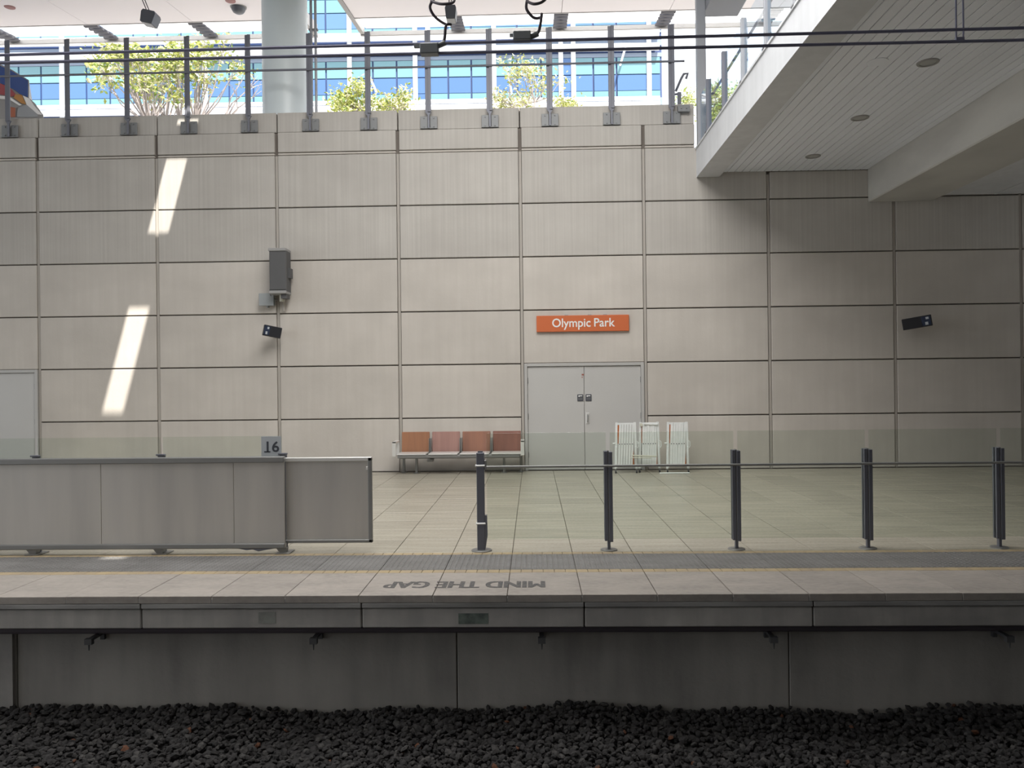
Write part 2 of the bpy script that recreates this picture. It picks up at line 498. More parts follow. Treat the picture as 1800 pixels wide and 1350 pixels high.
# conduit under the nosing, with arms
cond = thing('cable_conduit', 'dark conduit pipe slung under the platform edge above the track wall', 'pipe', (0, 6.36, -0.338))
MB().cyl((-13, 0, 0), (13, 0, 0), 0.030, n=10).build('pipe', CABLE, cond, True)
MB().box(-13, 13, 0.02, 0.085, -0.005, 0.045).build('tray', CABLE, cond)
def arm_mesh():
    m_ = MB()
    m_.box(-0.018, 0.018, -0.13, 0.09, -0.052, -0.030)
    m_.box(-0.03, 0.03, -0.15, -0.11, -0.075, -0.028)
    m_.box(-0.018, 0.018, 0.06, 0.09, -0.10, -0.03)
    m_.cyl((0, -0.135, -0.075), (0, -0.135, -0.125), 0.008, 0.004, n=6)
    return m_.mesh('bracket_arm', SPKR)
am = arm_mesh()
for k in range(-3, 4): link('bracket_arm', am, cond, (0.047 + 1.86 * k, 0, 0))

# ---- track bed
tb = structure('ground_track')
MB().box(-16, 16, -9, 6.5, -1.5, -1.18).build('track_bed', BAL[0], tb)
MB().box(-30, -16, -9, 15, -1.5, -1.18).build('track_bed', BAL[0], tb)

def ballast():
    rnd = random.Random(3)
    v, f, mi = [], [], []
    t = (1 + 5 ** .5) / 2
    iv = [Vector(p).normalized() for p in [(-1, t, 0), (1, t, 0), (-1, -t, 0), (1, -t, 0), (0, -1, t), (0, 1, t), (0, -1, -t), (0, 1, -t), (t, 0, -1), (t, 0, 1), (-t, 0, -1), (-t, 0, 1)]]
    fi = [(0, 11, 5), (0, 5, 1), (0, 1, 7), (0, 7, 10), (0, 10, 11), (1, 5, 9), (5, 11, 4), (11, 10, 2), (10, 7, 6), (7, 1, 8), (3, 9, 4), (3, 4, 2), (3, 2, 6), (3, 6, 8), (3, 8, 9), (4, 9, 5), (2, 4, 11), (6, 2, 10), (8, 6, 7), (9, 8, 1)]
    def stone(x, y, z, r):
        o = len(v)
        sx, sy, sz = rnd.uniform(.7, 1.3), rnd.uniform(.7, 1.2), rnd.uniform(.55, .9)
        a = rnd.uniform(0, 6.28); ca, sa = math.cos(a), math.sin(a)
        tl = rnd.uniform(-.5, .5)
        for p in iv:
            q = rnd.uniform(.78, 1.12) * r
            px, py, pz = p.x * q * sx, p.y * q * sy, p.z * q * sz
            pz += px * tl
            v.append((x + px * ca - py * sa, y + px * sa + py * ca, z + pz))
        f.extend(tuple(i + o for i in q) for q in fi)
        u = rnd.random()
        mi.extend([2 if u > .996 else 1 if u > .80 else 0] * 20)
    step = 0.038
    y = 4.55
    while y < 6.44:
        x = -6.2
        half = 4.9 * (y / 6.4) + 0.3
        while x < 6.2:
            if abs(x) < half:
                h = -1.055 + 0.022 * math.sin(x * 1.7 + 1) + 0.018 * math.sin(x * 4.1) + 0.05 * max(0, (y - 5.9))
                stone(x + rnd.uniform(-.02, .02), min(y + rnd.uniform(-.02, .02), 6.42), h + rnd.uniform(-.022, .022), rnd.uniform(.017, .036))
            x += step
        y += step
    me = bpy.data.meshes.new('ballast')
    me.from_pydata(v, [], f)
    for m_ in BAL: me.materials.append(m_)
    me.polygons.foreach_set('material_index', mi)
    return link('ballast', me)
o = ballast(); o['kind'] = 'stuff'; tag(o, 'dark grey crushed stone ballast along the foot of the track wall', 'gravel')
MB().box(-16, 16, -9, 6.46, -1.2, -1.09).build('ballast_bed', BAL[0], tb)

# ---- bridge on the right
br = structure('ceiling_bridge')
YA, YB = -9.0, D - 0.004
b = MB().box(3.22, 3.66, YA, YB, 5.66, 6.20)
b.box(3.20, 3.34, YA, YB, 6.20, 6.235)
b.build('edge_beam', BRIDGE, br)
MB().box(3.66, 17, YA, YB, 5.80, 6.15).build('bridge_slab', BRIDGE, br)
MB().box(3.66, 6.5, YA, YB, 5.775, 5.80).build('ceiling_backing', JOINT, br)
NB = 20
bw = (6.5 - 3.67) / NB
bm = MB().bbox(-bw / 2 + 0.006, bw / 2 - 0.006, YA, YB - 0.005, -0.03, 0, 0.003).mesh('ceiling_board', BOARD)
for k in range(NB): link('ceiling_board', bm, br, (3.67 + bw * (k + 0.5), 0, 5.78))
MB().bbox(6.5, 7.72, YA, YB, 5.12, 5.85, 0.02).build('cross_beam', BEAM, br)
MB().box(7.72, 17, YA, YB, 5.235, 5.8).build('ceiling_panel', BRIDGE, br)
for x in (8.9, 10.1, 11.3): MB().box(x, x + 0.03, YA, YB, 5.222, 5.236).build('ceiling_batten', BRIDGE, br)
MB().box(-0.7, 3.215, YA, 7.0, 5.66, 6.2).build('shade_slab', BRIDGE, br)  # unseen slab added to shade the right-hand platform edge and ballast
wr = structure('wall_right')
MB().box(17, 17.3, YA, YB, -1.4, 10.0).build('side_wall', CONC, wr)
npf = structure('floor_near')
MB().box(-22, -2, -9, -2.2, -1.3, 0.0).build('near_platform', UNDER, npf)
MB().box(-2, 17, -9, -2.2, -1.3, 0.0).build('near_platform', GROUT, npf)  # unseen right half made dark to cut bounce onto the ballast
wn = structure('wall_near')
MB().box(-22, -2, -9.3, -9.0, -1.4, 10.0).build('near_wall', UNDER, wn)
MB().box(-2, 17.3, -9.3, -9.0, -1.4, 10.0).build('near_wall', GROUT, wn)  # also dark on this side, to keep bounce light down

# ---- canopy over the tracks and the street edge (rises gently away from the platform)
def zc(y): return 9.2 + 0.126 * y
def sloped(m_, x0, x1, y0, y1, t0=0.0, t1=0.3):
    vs = [(x, y, zc(y) + t) for t in (t0, t1) for y in (y0, y1) for x in (x0, x1)]
    return m_.add(vs, [(0, 2, 3, 1), (4, 5, 7, 6), (0, 1, 5, 4), (2, 6, 7, 3), (0, 4, 6, 2), (1, 3, 7, 5)])
can = structure('ceiling_canopy')
GL, GR = -6.17, -5.68           # slot between the two high roofs that lets the sun through
ZR = 10.0
m_ = MB()
m_.box(-26, GL, -9.3, 15.6, ZR, ZR + 0.3)
m_.box(GR, -1.6, -9.3, 15.6, ZR, ZR + 0.3); m_.box(-1.3, 17.3, -9.3, 15.6, ZR, ZR + 0.3)
m_.box(-1.6, -1.3, -9.3, 1.85, ZR, ZR + 0.3); m_.box(-1.6, -1.3, 2.1, 15.6, ZR, ZR + 0.3)
m_.build('roof_slab', ROOF, can)
MB().box(-26, 17.3, 15.4, 15.6, ZR, zc(15.6)).build('sky_stop_wall', ROOF, can)  # unseen closure added to stop sky light between roof and canopy
m_ = MB()
for (ya, yb) in ((-9.3, 7.4), (9.0, 10.02), (11.32, 11.97), (12.93, 13.2), (13.42, 15.6)):
    m_.box(GL - 0.05, GR + 0.05, ya, yb, ZR + 0.02, ZR + 0.32)
m_.build('slot_beam', ROOF, can)
YS, YE = 21.1, 22.4
xs_l = [-6.2 - 0.12, -9.33, -12.3, -15.25, -18.2, -22]
xs_r = [-4.93 + 0.12, -2.05, 0.9, 3.85, 6.8, 9.8, 13]
for xs in (xs_l, xs_r):
    for a, c in zip(xs[:-1], xs[1:]):
        a, c = min(a, c), max(a, c)
        m_ = MB(); sloped(m_, a + 0.006, c - 0.006, 15.6, YS)
        m_.build('soffit_panel', SOFFIT, can)
m_ = MB()
for xa, xb in ((-22, -6.2), (-4.93, 13)):
    sloped(m_, xa, xb, YS, YS + 0.06, -0.01, 0.25)
m_.build('soffit_edge', EDGE, can)
m_ = MB()
sloped(m_, -6.32, -6.2, 15.6, YE, -0.03, 0.3); sloped(m_, -4.93, -4.81, 15.6, YE, -0.03, 0.3)
m_.build('gap_fascia', EDGE, can)
m_ = MB()
for xa, xb in ((-22, -6.2), (-4.93, 13)):
    sloped(m_, xa, xb, YE, YE + 0.1, -0.06, 0.06)
m_.build('outer_fascia', EDGE, can)
m_ = MB()
for x in [-15.25, -12.3, -9.33, -2.05, 0.9, 3.85, 6.8]:
    sloped(m_, x - 0.03, x + 0.03, YS, YE, 0.06, 0.16)
    for q in range(5):
        yy = YS + 0.15 + q * 0.25
        z = zc(yy)
        m_.box(x - 0.20, x + 0.20, yy, yy + 0.10, z + 0.0, z + 0.05)
        m_.box(x - 0.12, x + 0.14, yy + 0.05, yy + 0.14, z + 0.05, z + 0.10)
m_.build('louvre_rafter', RAFT, can)
for xs in ([-22, -18.2, -15.25, -12.3, -9.33, -6.32], [-4.81, -2.05, 0.9, 3.85, 6.8, 9.8, 13]):
    for a, c in zip(xs[:-1], xs[1:]):
        for q in range(4):
            y0 = YS + 0.07 + q * 0.33
            m_ = MB(); sloped(m_, a + 0.02, c - 0.02, y0, y0 + 0.35, 0.17 + 0.012 * (q % 2), 0.178 + 0.012 * (q % 2))
            m_.build('louvre_blade', LOUV, can)

# street level behind the wall
st = structure('ground_street')
MB().box(-60, 60, D + 0.36, 70, 5.9, 6.2).build('street_paving', PAVE, st)
# column
col = structure('column')
MB().cyl((-5.07, 15.85, 6.2), (-5.07, 15.85, zc(15.85) + 0.05), 0.46, n=40).build('column_shaft', COLUMN, col, True)
pipe = thing('twin_pipe', 'pair of thin grey pipes beside the round column', 'pipe', (-4.36, 15.45, 8.6))
for dx in (-0.045, 0.045):
    MB().cyl((dx, 0, -1.9), (dx, 0, 2.42), 0.028, n=8).build('pipe', FENCE_L, pipe, True)
for z_ in (0.3, 1.5): MB().box(-0.09, 0.09, -0.02, 0.05, z_, z_ + 0.03).build('clip', PLATE, pipe)

# ---- doors
def door(name, xa, xb, leaves):
    d = structure(name)
    MB().bbox(xa, xa + 0.06, D - 0.01, D + 0.10, 0, 2.09, 0.004).build('frame_side', DOORF, d)
    MB().bbox(xb - 0.06, xb, D - 0.01, D + 0.10, 0, 2.09, 0.004).build('frame_side', DOORF, d)
    MB().bbox(xa + 0.06, xb - 0.06, D - 0.01, D + 0.10, 2.03, 2.09, 0.004).build('frame_head', DOORF, d)
    MB().box(xa + 0.06, xb - 0.06, D + 0.07, D + 0.1, 0, 2.03).build('door_void', JOINT, d)
    w = (xb - xa - 0.12) / leaves
    for k in range(leaves):
        x_ = xa + 0.06 + w * k
        lf = MB().bbox(x_ + 0.004, x_ + w - 0.004, D + 0.02, D + 0.065, 0.012, 2.024, 0.003).build('door_leaf', DOORM, d)
        hx = x_ + 0.006 if k == 0 else x_ + w - 0.006
        for hz in (0.25, 1.0, 1.7):
            MB().cyl((hx, D + 0.014, hz), (hx, D + 0.014, hz + 0.11), 0.010, n=8).build('hinge', STEEL_D, lf)
        if leaves == 2:
            sx = x_ + w - 0.135 if k == 0 else x_ + 0.025
            MB().bbox(sx, sx + 0.115, D + 0.008, D + 0.02, 1.345, 1.475, 0.002).build('notice', INK, lf)
            mm = MB()
            mm.box(sx + 0.02, sx + 0.095, D + 0.006, D + 0.009, 1.440, 1.456)
            mm.box(sx + 0.02, sx + 0.045, D + 0.006, D + 0.009, 1.430, 1.440)
            for q in range(3): mm.box(sx + 0.012, sx + 0.103, D + 0.0065, D + 0.009, 1.37 + q * 0.018, 1.374 + q * 0.018, 1)
            mm.build('notice_print', [SIGNW, SPKC], lf)
            if k == 1:
                MB().bbox(x_ + 0.03, x_ + 0.095, D + 0.010, D + 0.022, 0.90, 1.12, 0.006).build('handle_plate', CHROME, lf)
                MB().tube([(x_ + 0.062, D + 0.012, 1.08), (x_ + 0.062, D - 0.04, 1.07), (x_ + 0.062, D - 0.045, 0.97), (x_ + 0.062, D + 0.012, 0.95)], 0.012).build('handle', STEEL_D, lf, True)
            else:
                MB().box(x_ + w - 0.045, x_ + w + 0.0, D + 0.014, D + 0.021, 1.845, 1.875).build('sticker', RED, lf)
                MB().box(x_ + w - 0.045, x_ + w - 0.025, D + 0.014, D + 0.021, 1.80, 1.82).build('sticker', RED, lf)
    return d
door('door_1', COLX[6] + 0.035, COLX[7] - 0.035, 2)
door('door_2', COLX[1] + 0.035, COLX[2] - 0.035, 2)
for q in (6, 1):
    MB().box(COLX[q] + 0.03, COLX[q + 1] - 0.03, D + 0.0, D + 0.05, 2.092, 2.10).build('door_head_strip', JOINT, wall)

# ================================================================ THINGS ON THE WALL
sg = thing('station_sign', 'orange station name board with white lettering above the double door', 'sign', (0.98, D - 0.06, 2.855))
MB().bbox(-0.897, 0.897, 0, 0.05, -0.158, 0.158, 0.008).build('board', SIGNO, sg)
text('lettering', 'Olympic', 0.235, SIGNW, sg, (-0.60, -0.003, -0.065), (PI / 2, 0, 0), sx=0.945, ext=0.002, off=0.003, align='LEFT', aly='BOTTOM_BASELINE')
text('lettering', 'Park', 0.235, SIGNW, sg, (0.61, -0.003, -0.065), (PI / 2, 0, 0), sx=0.945, ext=0.002, off=0.003, align='RIGHT', aly='BOTTOM_BASELINE')
for dx in (-0.35, 0.1, 0.4): MB().box(dx, dx + 0.07, 0.01, 0.06, 0.15, 0.172).build('clip', SPKC, sg)

sp = thing('wall_speaker', 'tall grey loudspeaker box mounted high on the wall joint', 'speaker', (-4.885, D, 3.92))
MB().bbox(-0.165, 0.165, -0.34, -0.06, -0.40, 0.40, 0.01).build('cabinet', SPKR, sp)
MB().bbox(-0.155, 0.155, -0.352, -0.335, -0.36, 0.36, 0.008).build('grille', SPKR, sp)
for z_ in (-0.435, 0.385):
    MB().bbox(-0.18, 0.165, -0.36, -0.05, z_, z_ + 0.06, 0.01).build('end_cap', SPKC, sp)
MB().box(0.165, 0.21, -0.24, -0.08, -0.12, 0.07).build('side_knob', SPKR, sp)
MB().box(-0.05, 0.05, -0.07, 0.0, -0.3, 0.3).build('wall_bracket', PLATE, sp)
MB().box(0.04, 0.15, -0.3, -0.1, -0.52, -0.435).build('terminal_box', SPKR, sp)
MB().cyl((0.0, -0.10, -0.435), (0.0, -0.10, -0.56), 0.05, n=12).build('conduit_gland', CREAM, sp, True)
MB().cyl((0.01, -0.035, -0.52), (0.015, -0.035, -0.75), 0.028, n=10).build('conduit', SEAL, sp, True)
MB().tube([(-0.18, -0.2, -0.30), (-0.21, -0.2, -0.34), (-0.21, -0.16, -0.44), (-0.19, -0.1, -0.49)], 0.007).build('cable', CABLE, sp, True)
jb = thing('junction_box', 'small pale grey junction box left of the loudspeaker', 'box', (-5.18, D, 3.40))
MB().bbox(-0.14, 0.13, -0.13, 0, -0.115, 0.115, 0.015).build('box', JBOX, jb)
MB().bbox(-0.15, 0.14, -0.15, -0.13, -0.122, 0.122, 0.006).build('lid', JBOX, jb)
MB().cyl((0.0, -0.06, -0.115), (0.0, -0.06, -0.15), 0.03, n=8).build('gland', STEEL_D, jb)
MB().cyl((0.13, -0.06, 0.0), (0.19, -0.06, 0.0), 0.018, n=8).build('conduit', STEEL_D, jb)

def monitor(x, z, rz, label, w, roll):
    t = thing('wall_display', label, 'display', (x, D, z), 0, 'angled black displays on the wall')
    R = Matrix.Rotation(rz, 4, 'Z')
    T = Matrix.Translation((0, -0.30, 0)) @ R @ Matrix.Rotation(roll, 4, 'Y')
    MB().bbox(-w / 2, w / 2, -0.03, 0.05, -0.105, 0.105, 0.008, mat=T).build('housing', BLACK, t)
    s = -1 if rz > 0 else 1
    a, c = sorted((s * w / 2 * 0.9, s * w / 2 * 0.30))
    MB().box(a, c, -0.036, -0.030, -0.085, 0.085, mat=T).build('glass_window', SCREEN, t)
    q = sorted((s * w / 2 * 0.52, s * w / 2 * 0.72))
    MB().box(q[0], q[1], -0.039, -0.036, -0.075, -0.02, mat=T).build('painted_glint', SIGNG, t)  # pale plates painted as the glint on the glass
    MB().box(q[0] + .02, q[1] + .02, -0.039, -0.036, 0.03, 0.07, mat=T).build('painted_glint', SIGNG, t)
    MB().box(-0.03, 0.03, -0.27, 0, -0.03, 0.03).build('bracket', BLACK, t)
    return t
monitor(-5.02, 2.76, 0.45, 'small black angled display on the wall under the loudspeaker', 0.34, 0.19)
monitor(7.26, 2.765, -0.40, 'small black angled display on the shaded wall at far right', 0.50, -0.15)

# ================================================================ PLATFORM FURNITURE
# bench
bn = thing('platform_bench', 'four-seat metal bench with reddish wooden backs against the wall', 'bench', (-1.42, 14.75, 0))
SW = 0.595
for k in range(4):
    xc = -0.885 + SW * k
    MB().bbox(xc - 0.272, xc + 0.272, 0.12, 0.15, 0.40, 0.80, 0.008, mat=Matrix.Translation((0, 0, 0)) @ Matrix.Rotation(-0.10, 4, 'X') @ Matrix.Translation((0, 0.05, 0))).build('backrest', COPPER[k], bn)
    MB().bbox(xc - 0.275, xc + 0.275, -0.34, 0.13, 0.375, 0.40, 0.006).build('seat', CHROME, bn)
    if k < 3:
        for dx in (0.283, 0.312): MB().bbox(xc + dx - 0.008, xc + dx + 0.008, 0.10, 0.20, 0.36, 0.66, 0.003).build('back_bracket', STEEL_D, bn)
MB().bbox(-1.15, 1.16, -0.05, 0.05, 0.28, 0.365, 0.01).build('beam', STEEL_D, bn)
MB().bbox(-1.15, 1.16, -0.33, -0.27, 0.315, 0.372, 0.01).build('front_rail', STEEL_D, bn)
for s in (-1, 1):
    x_ = s * 1.21
    mm = MB()
    mm.bbox(x_ - 0.035, x_ + 0.035, -0.33, -0.30, 0.37, 0.63, 0.006)
    mm.bbox(x_ - 0.035, x_ + 0.035, -0.33, 0.08, 0.60, 0.63, 0.006)
    mm.bbox(x_ - 0.035, x_ + 0.035, 0.06, 0.09, 0.37, 0.60, 0.006)
    mm.bbox(x_ - 0.035, x_ + 0.035, -0.33, 0.09, 0.35, 0.375, 0.006)
    mm.build('armrest', CHROME, bn)
for x_, y_ in ((-1.10, 0.12), (-0.83, -0.03), (0.85, -0.03), (1.17, 0.05)):
    m2 = MB().bbox(x_ - 0.022, x_ + 0.022, y_ - 0.03, y_ + 0.03, 0.0, 0.30, 0.004)
    m2.bbox(x_ - 0.05, x_ + 0.05, y_ - 0.06, y_ + 0.06, 0.0, 0.012, 0.002)
    m2.build('leg', STEEL_D, bn)
for x_ in (-0.55, 0.42): MB().bbox(x_ - 0.06, x_ + 0.06, -0.2, -0.05, 0.235, 0.285, 0.006).build('seat_bracket', STEEL_D, bn)

# expandable barriers
def barrier(label, x, y, w, n, lean, loose):
    t = thing('folding_barrier', label, 'barrier', (x, y, 0), 0, 'folded expandable barriers by the door')
    h = 0.95
    for s in (-1, 1):
        px = s * (w / 2 - 0.018)
        tilt = s * 0.012
        p = MB(); p.add([(px - 0.02 - tilt, -0.02, h), (px + 0.02 - tilt, -0.02, h), (px + 0.02 - tilt, 0.02, h), (px - 0.02 - tilt, 0.02, h),
                         (px - 0.02 + tilt, -0.02, 0.08), (px + 0.02 + tilt, -0.02, 0.08), (px + 0.02 + tilt, 0.02, 0.08), (px - 0.02 + tilt, 0.02, 0.08)],
                        [(0, 1, 2, 3), (7, 6, 5, 4), (0, 4, 5, 1), (1, 5, 6, 2), (2, 6, 7, 3), (3, 7, 4, 0)])
        po = p.build('post', WHITE, t)
        MB().cyl((px + tilt - 0.012, -0.02, 0.025), (px + tilt + 0.012, -0.02, 0.025), 0.025, n=12).build('caster', BLACK, po, True)
        MB().box(px + tilt - 0.012, px + tilt + 0.012, -0.015, 0.015, 0.03, 0.08).build('caster_fork', STEEL_D, po)
        MB().bbox(px - 0.012, px + 0.012, -0.05, -0.02, 0.10, 0.50, 0.003).build('slide', WHITE, po)
    for k in range(n):
        f_ = (k + 0.5) / n
        xb = -w / 2 + 0.055 + (w - 0.11) * f_ - lean * 0.5
        xt = xb + lean
        sw = (w - 0.11) / n * (0.36 if loose else 0.46)
        q = MB(); yy = -0.028 + 0.01 * (k % 2)
        q.add([(xb - sw, yy - 0.006, 0.14), (xb + sw, yy - 0.006, 0.14), (xt + sw, yy - 0.006, 0.93), (xt - sw, yy - 0.006, 0.93),
               (xb - sw, yy + 0.006, 0.14), (xb + sw, yy + 0.006, 0.14), (xt + sw, yy + 0.006, 0.93), (xt - sw, yy + 0.006, 0.93)],
              [(0, 1, 2, 3), (7, 6, 5, 4), (0, 4, 5, 1), (1, 5, 6, 2), (2, 6, 7, 3), (3, 7, 4, 0)])
        so_ = q.build('slat', WHITE, t)
        xm = (xb + xt) / 2
        MB().cyl((xm, yy - 0.012, 0.545), (xm, yy, 0.545), 0.009, n=8).build('bolt', INK, so_)
    # orange slats seen behind
    MB().add([(-w / 2 + 0.05, 0.0, 0.55), (-w / 2 + 0.075, 0.0, 0.55), (-w / 2 + 0.10, 0.0, 0.90), (-w / 2 + 0.045, 0.0, 0.90), (-w / 2 + 0.05, 0.012, 0.55), (-w / 2 + 0.075, 0.012, 0.55), (-w / 2 + 0.10, 0.012, 0.90), (-w / 2 + 0.045, 0.012, 0.90)],
             [(0, 1, 2, 3), (7, 6, 5, 4), (0, 4, 5, 1), (1, 5, 6, 2), (2, 6, 7, 3), (3, 7, 4, 0)]).build('orange_slat', ORANGE, t)
    MB().add([(w / 2 - 0.10, 0.0, 0.14), (w / 2 - 0.045, 0.0, 0.14), (w / 2 - 0.06, 0.0, 0.42), (w / 2 - 0.075, 0.0, 0.42), (w / 2 - 0.10, 0.012, 0.14), (w / 2 - 0.045, 0.012, 0.14), (w / 2 - 0.06, 0.012, 0.42), (w / 2 - 0.075, 0.012, 0.42)],
             [(0, 1, 2, 3), (7, 6, 5, 4), (0, 4, 5, 1), (1, 5, 6, 2), (2, 6, 7, 3), (3, 7, 4, 0)]).build('orange_slat', ORANGE, t)
    MB().tube([(-w / 2 + 0.02, 0.01, 0.135), (-w / 4, 0.01, 0.125), (w / 4, 0.01, 0.125), (w / 2 - 0.02, 0.01, 0.135)], 0.012).build('foot_bar', WHITE, t, True)
    MB().box(-w / 2 + 0.02, w / 2 - 0.02, -0.01, 0.012, 0.91, 0.94).build('top_bar', WHITE, t)
    MB().cyl((-w / 2 - 0.045, -0.02, 0.555), (-w / 2 + 0.0, -0.02, 0.555), 0.016, n=10).build('latch_knob', WHITE, t, True)
    MB().tube([(w / 2 + 0.0, -0.02, 0.60), (w / 2 + 0.025, -0.02, 0.58), (w / 2 + 0.03, -0.02, 0.5), (w / 2 + 0.01, -0.02, 0.47)], 0.008).build('handle', WHITE, t, True)
    return t
barrier('white folding barrier with spread slats in front of the double door', 1.725, 14.46, 0.40, 6, 0.035, True)
t2 = barrier('white folding barrier with top strap, middle of the three by the door', 2.17, 14.52, 0.385, 6, 0.012, False)
MB().bbox(-0.15, 0.12, -0.05, -0.03, 0.895, 0.935, 0.008, mat=Matrix.Rotation(0.05, 4, 'Y')).build('top_strap', WHITE, t2)
MB().cyl((-0.15, -0.05, 0.90), (-0.15, -0.03, 0.90), 0.03, n=12).build('strap_pivot', CREAM, t2, True)
barrier('white folding barrier standing alone against the concrete wall', 2.685, 14.44, 0.40, 6, 0.03, False)
o = MB().cyl((1.83, 14.38, 0.335), (2.29, 14.38, 0.315), 0.014, n=10).cyl((1.80, 14.37, 0.295), (2.18, 14.37, 0.29), 0.009, n=8).build('barrier_link_arm', CREAM, t2)
o.parent = t2; o.matrix_parent_inverse = Matrix.Translation(t2.location).inverted()
tag(MB().cyl((2.32, 14.28, 0.014), (2.87, 14.28, 0.014), 0.013, n=10).build('barrier_pole', WHITE, None, True), 'thin white pole lying on the floor before the barriers', 'pole')

# glass balustrade posts
YP = 7.80
def post(x, label, flip):
    t = thing('balustrade_post', label, 'post', (x, YP, 0), 0, 'dark posts of the glass balustrade')
    for ya, yb in ((-0.035, -0.010), (0.010, 0.035)):
        MB().bbox(-0.042, -0.005, ya, yb, 0.095, 1.0, 0.003).build('clamp_plate', DARKM, t)
        MB().bbox(0.005, 0.042, ya, yb, 0.085, 0.993, 0.003).build('clamp_plate', DARKM, t)
    MB().box(-0.006, 0.006, -0.028, 0.028, 0.10, 1.005).build('web', STEEL_D, t)
    MB().bbox(-0.014, 0.016, -0.02, 0.02, 0.0, 0.11, 0.003).build('stem', DARKM, t)
    MB().lathe([(0.085, 0), (0.085, 0.006), (0.08, 0.010), (0.02, 0.012)], 24).build('base_plate', STEEL_D, t, True)
    return t
PX = [0.748, 2.028, 3.335, 4.63, 5.93]   # the last one stands outside the frame
PL = ['dark balustrade post before the white barriers, next right of the strapped end post', 'dark balustrade post right of the white barriers, third of the row',
      'dark balustrade post in shade, below the small display on the right', 'dark balustrade post nearest the right edge of the picture']
for x, l in zip(PX[:4], PL): post(x, l, False)
tp = thing('balustrade_end_post', 'stout dark end post with pale straps in front of the bench', 'post', (-0.54, YP, 0))
MB().bbox(-0.042, 0.036, -0.035, 0.035, 0.0, 0.995, 0.004).build('shaft', DARKM, tp)
MB().box(-0.028, 0.022, -0.02, 0.02, 0.99, 1.01).build('cap', DARKM, tp)
MB().prism([(0.036, 0.02), (0.036, 0.36), (0.058, 0.36), (0.062, 0.15), (0.04, 0.02)], -0.03, 0.03).build('side_fin', DARKM, tp)
for z_ in (0.855, 0.27):
    MB().bbox(-0.055, 0.045, -0.045, 0.045, z_, z_ + 0.018, 0.004).build('strap', CHROME, tp)
MB().bbox(0.036, 0.06, -0.03, 0.03, 0.82, 0.92, 0.006).build('latch', STEEL_D, tp)
MB().lathe([(0.105, 0), (0.105, 0.008), (0.10, 0.012), (0.02, 0.014)], 24).build('base_plate', STEEL_D, tp, True)
# glass panes
def pane(x0, x1, label, z0=0.11, z1=1.19, grp='glass balustrade panes'):
    o = MB().bbox(x0 - (x0 + x1) / 2, x1 - (x0 + x1) / 2, -0.006, 0.006, z0, z1, 0.002).build('glass_pane', GLASS, None, False, ((x0 + x1) / 2, YP, 0))
    return tag(o, label, 'glass panel', grp)
gx = [-0.50] + PX
GLN = ['clear glass pane in front of the double door, beside the bench', 'clear glass pane in front of the folding barriers', 'clear glass pane right of the barriers, before the wall joint',
       'shaded clear glass pane second from the right edge', 'shaded clear glass pane cut by the right edge']
for k in range(5): pane(gx[k] + 0.02, gx[k + 1] - 0.02, GLN[k])
rail = MB().cyl((-0.48, YP - 0.05, 0.853), (6.5, YP - 0.05, 0.853), 0.0125, n=10).build('balustrade_rail', STEEL_D, None, True)
tag(rail, 'thin dark horizontal rail running along the glass balustrade posts', 'rail')
LX = [-6.43, -5.13, -3.82, -2.56]
for a, c, l in zip(LX[:-1], LX[1:], ('glass pane rising above the steel screen at the left edge', 'glass pane above the steel screen, crossed by the sunlight streak', 'glass pane above the steel screen, holding the number sign')):
    pane(a + 0.015, c - 0.015, l, 0.11, 1.185)
for x in LX[1:]:
    t = thing('screen_post', {-5.13: 'short dark post and foot under the left part of the steel screen', -3.82: 'short dark post and foot under the middle of the steel screen', -2.56: 'short dark post and foot where screen and gate meet'}[x], 'post', (x, YP, 0), 0, 'posts carrying the steel screen')
    MB().bbox(-0.03, 0.03, -0.03, -0.010, 0.0, 1.0, 0.004).build('channel', DARKM, t)
    MB().bbox(-0.03, 0.03, 0.010, 0.03, 0.0, 1.0, 0.004).build('channel', DARKM, t)
    MB().bbox(-0.045, 0.05, -0.04, -0.008, 0.995, 1.012, 0.004).build('clamp', DARKM, t)
    MB().prism([(-0.055, 0.060), (0.055, 0.060), (0.045, 0.0), (-0.005, 0.0)], -0.10, -0.035).build('foot', STEEL_D, t)
    MB().bbox(-0.06, 0.09, -0.12, 0.06, 0.0, 0.012, 0.003).build('base_plate', STEEL_D, t)

# steel screen
sc = thing('steel_screen', 'long stainless steel screen of framed sheets at left of the platform', 'screen', (-4.5, 7.70, 0))
xs = [-7.12, -5.75, -4.394, -3.034, -2.515]
for a, c in zip(xs[:-1], xs[1:]):
    MB().bbox(a + 0.002 + 4.5, c - 0.002 + 4.5, -0.012, 0.012, 0.10, 0.94, 0.003).build('sheet', STEEL, sc)
MB().bbox(xs[0] + 4.5, xs[-1] + 4.5, -0.035, 0.035, 0.925, 0.985, 0.008).build('top_rail', STEEL_D, sc)
MB().bbox(xs[0] + 4.5, xs[-1] + 4.5, -0.035, 0.035, 0.060, 0.112, 0.008).build('bottom_rail', STEEL_D, sc)
MB().prism([(1.52, 0.06), (1.60, 0.044), (1.66, 0.052), (1.72, 0.032), (1.80, 0.048), (1.88, 0.06)], -0.03, 0.0).build('torn_strip', DARKM, sc)
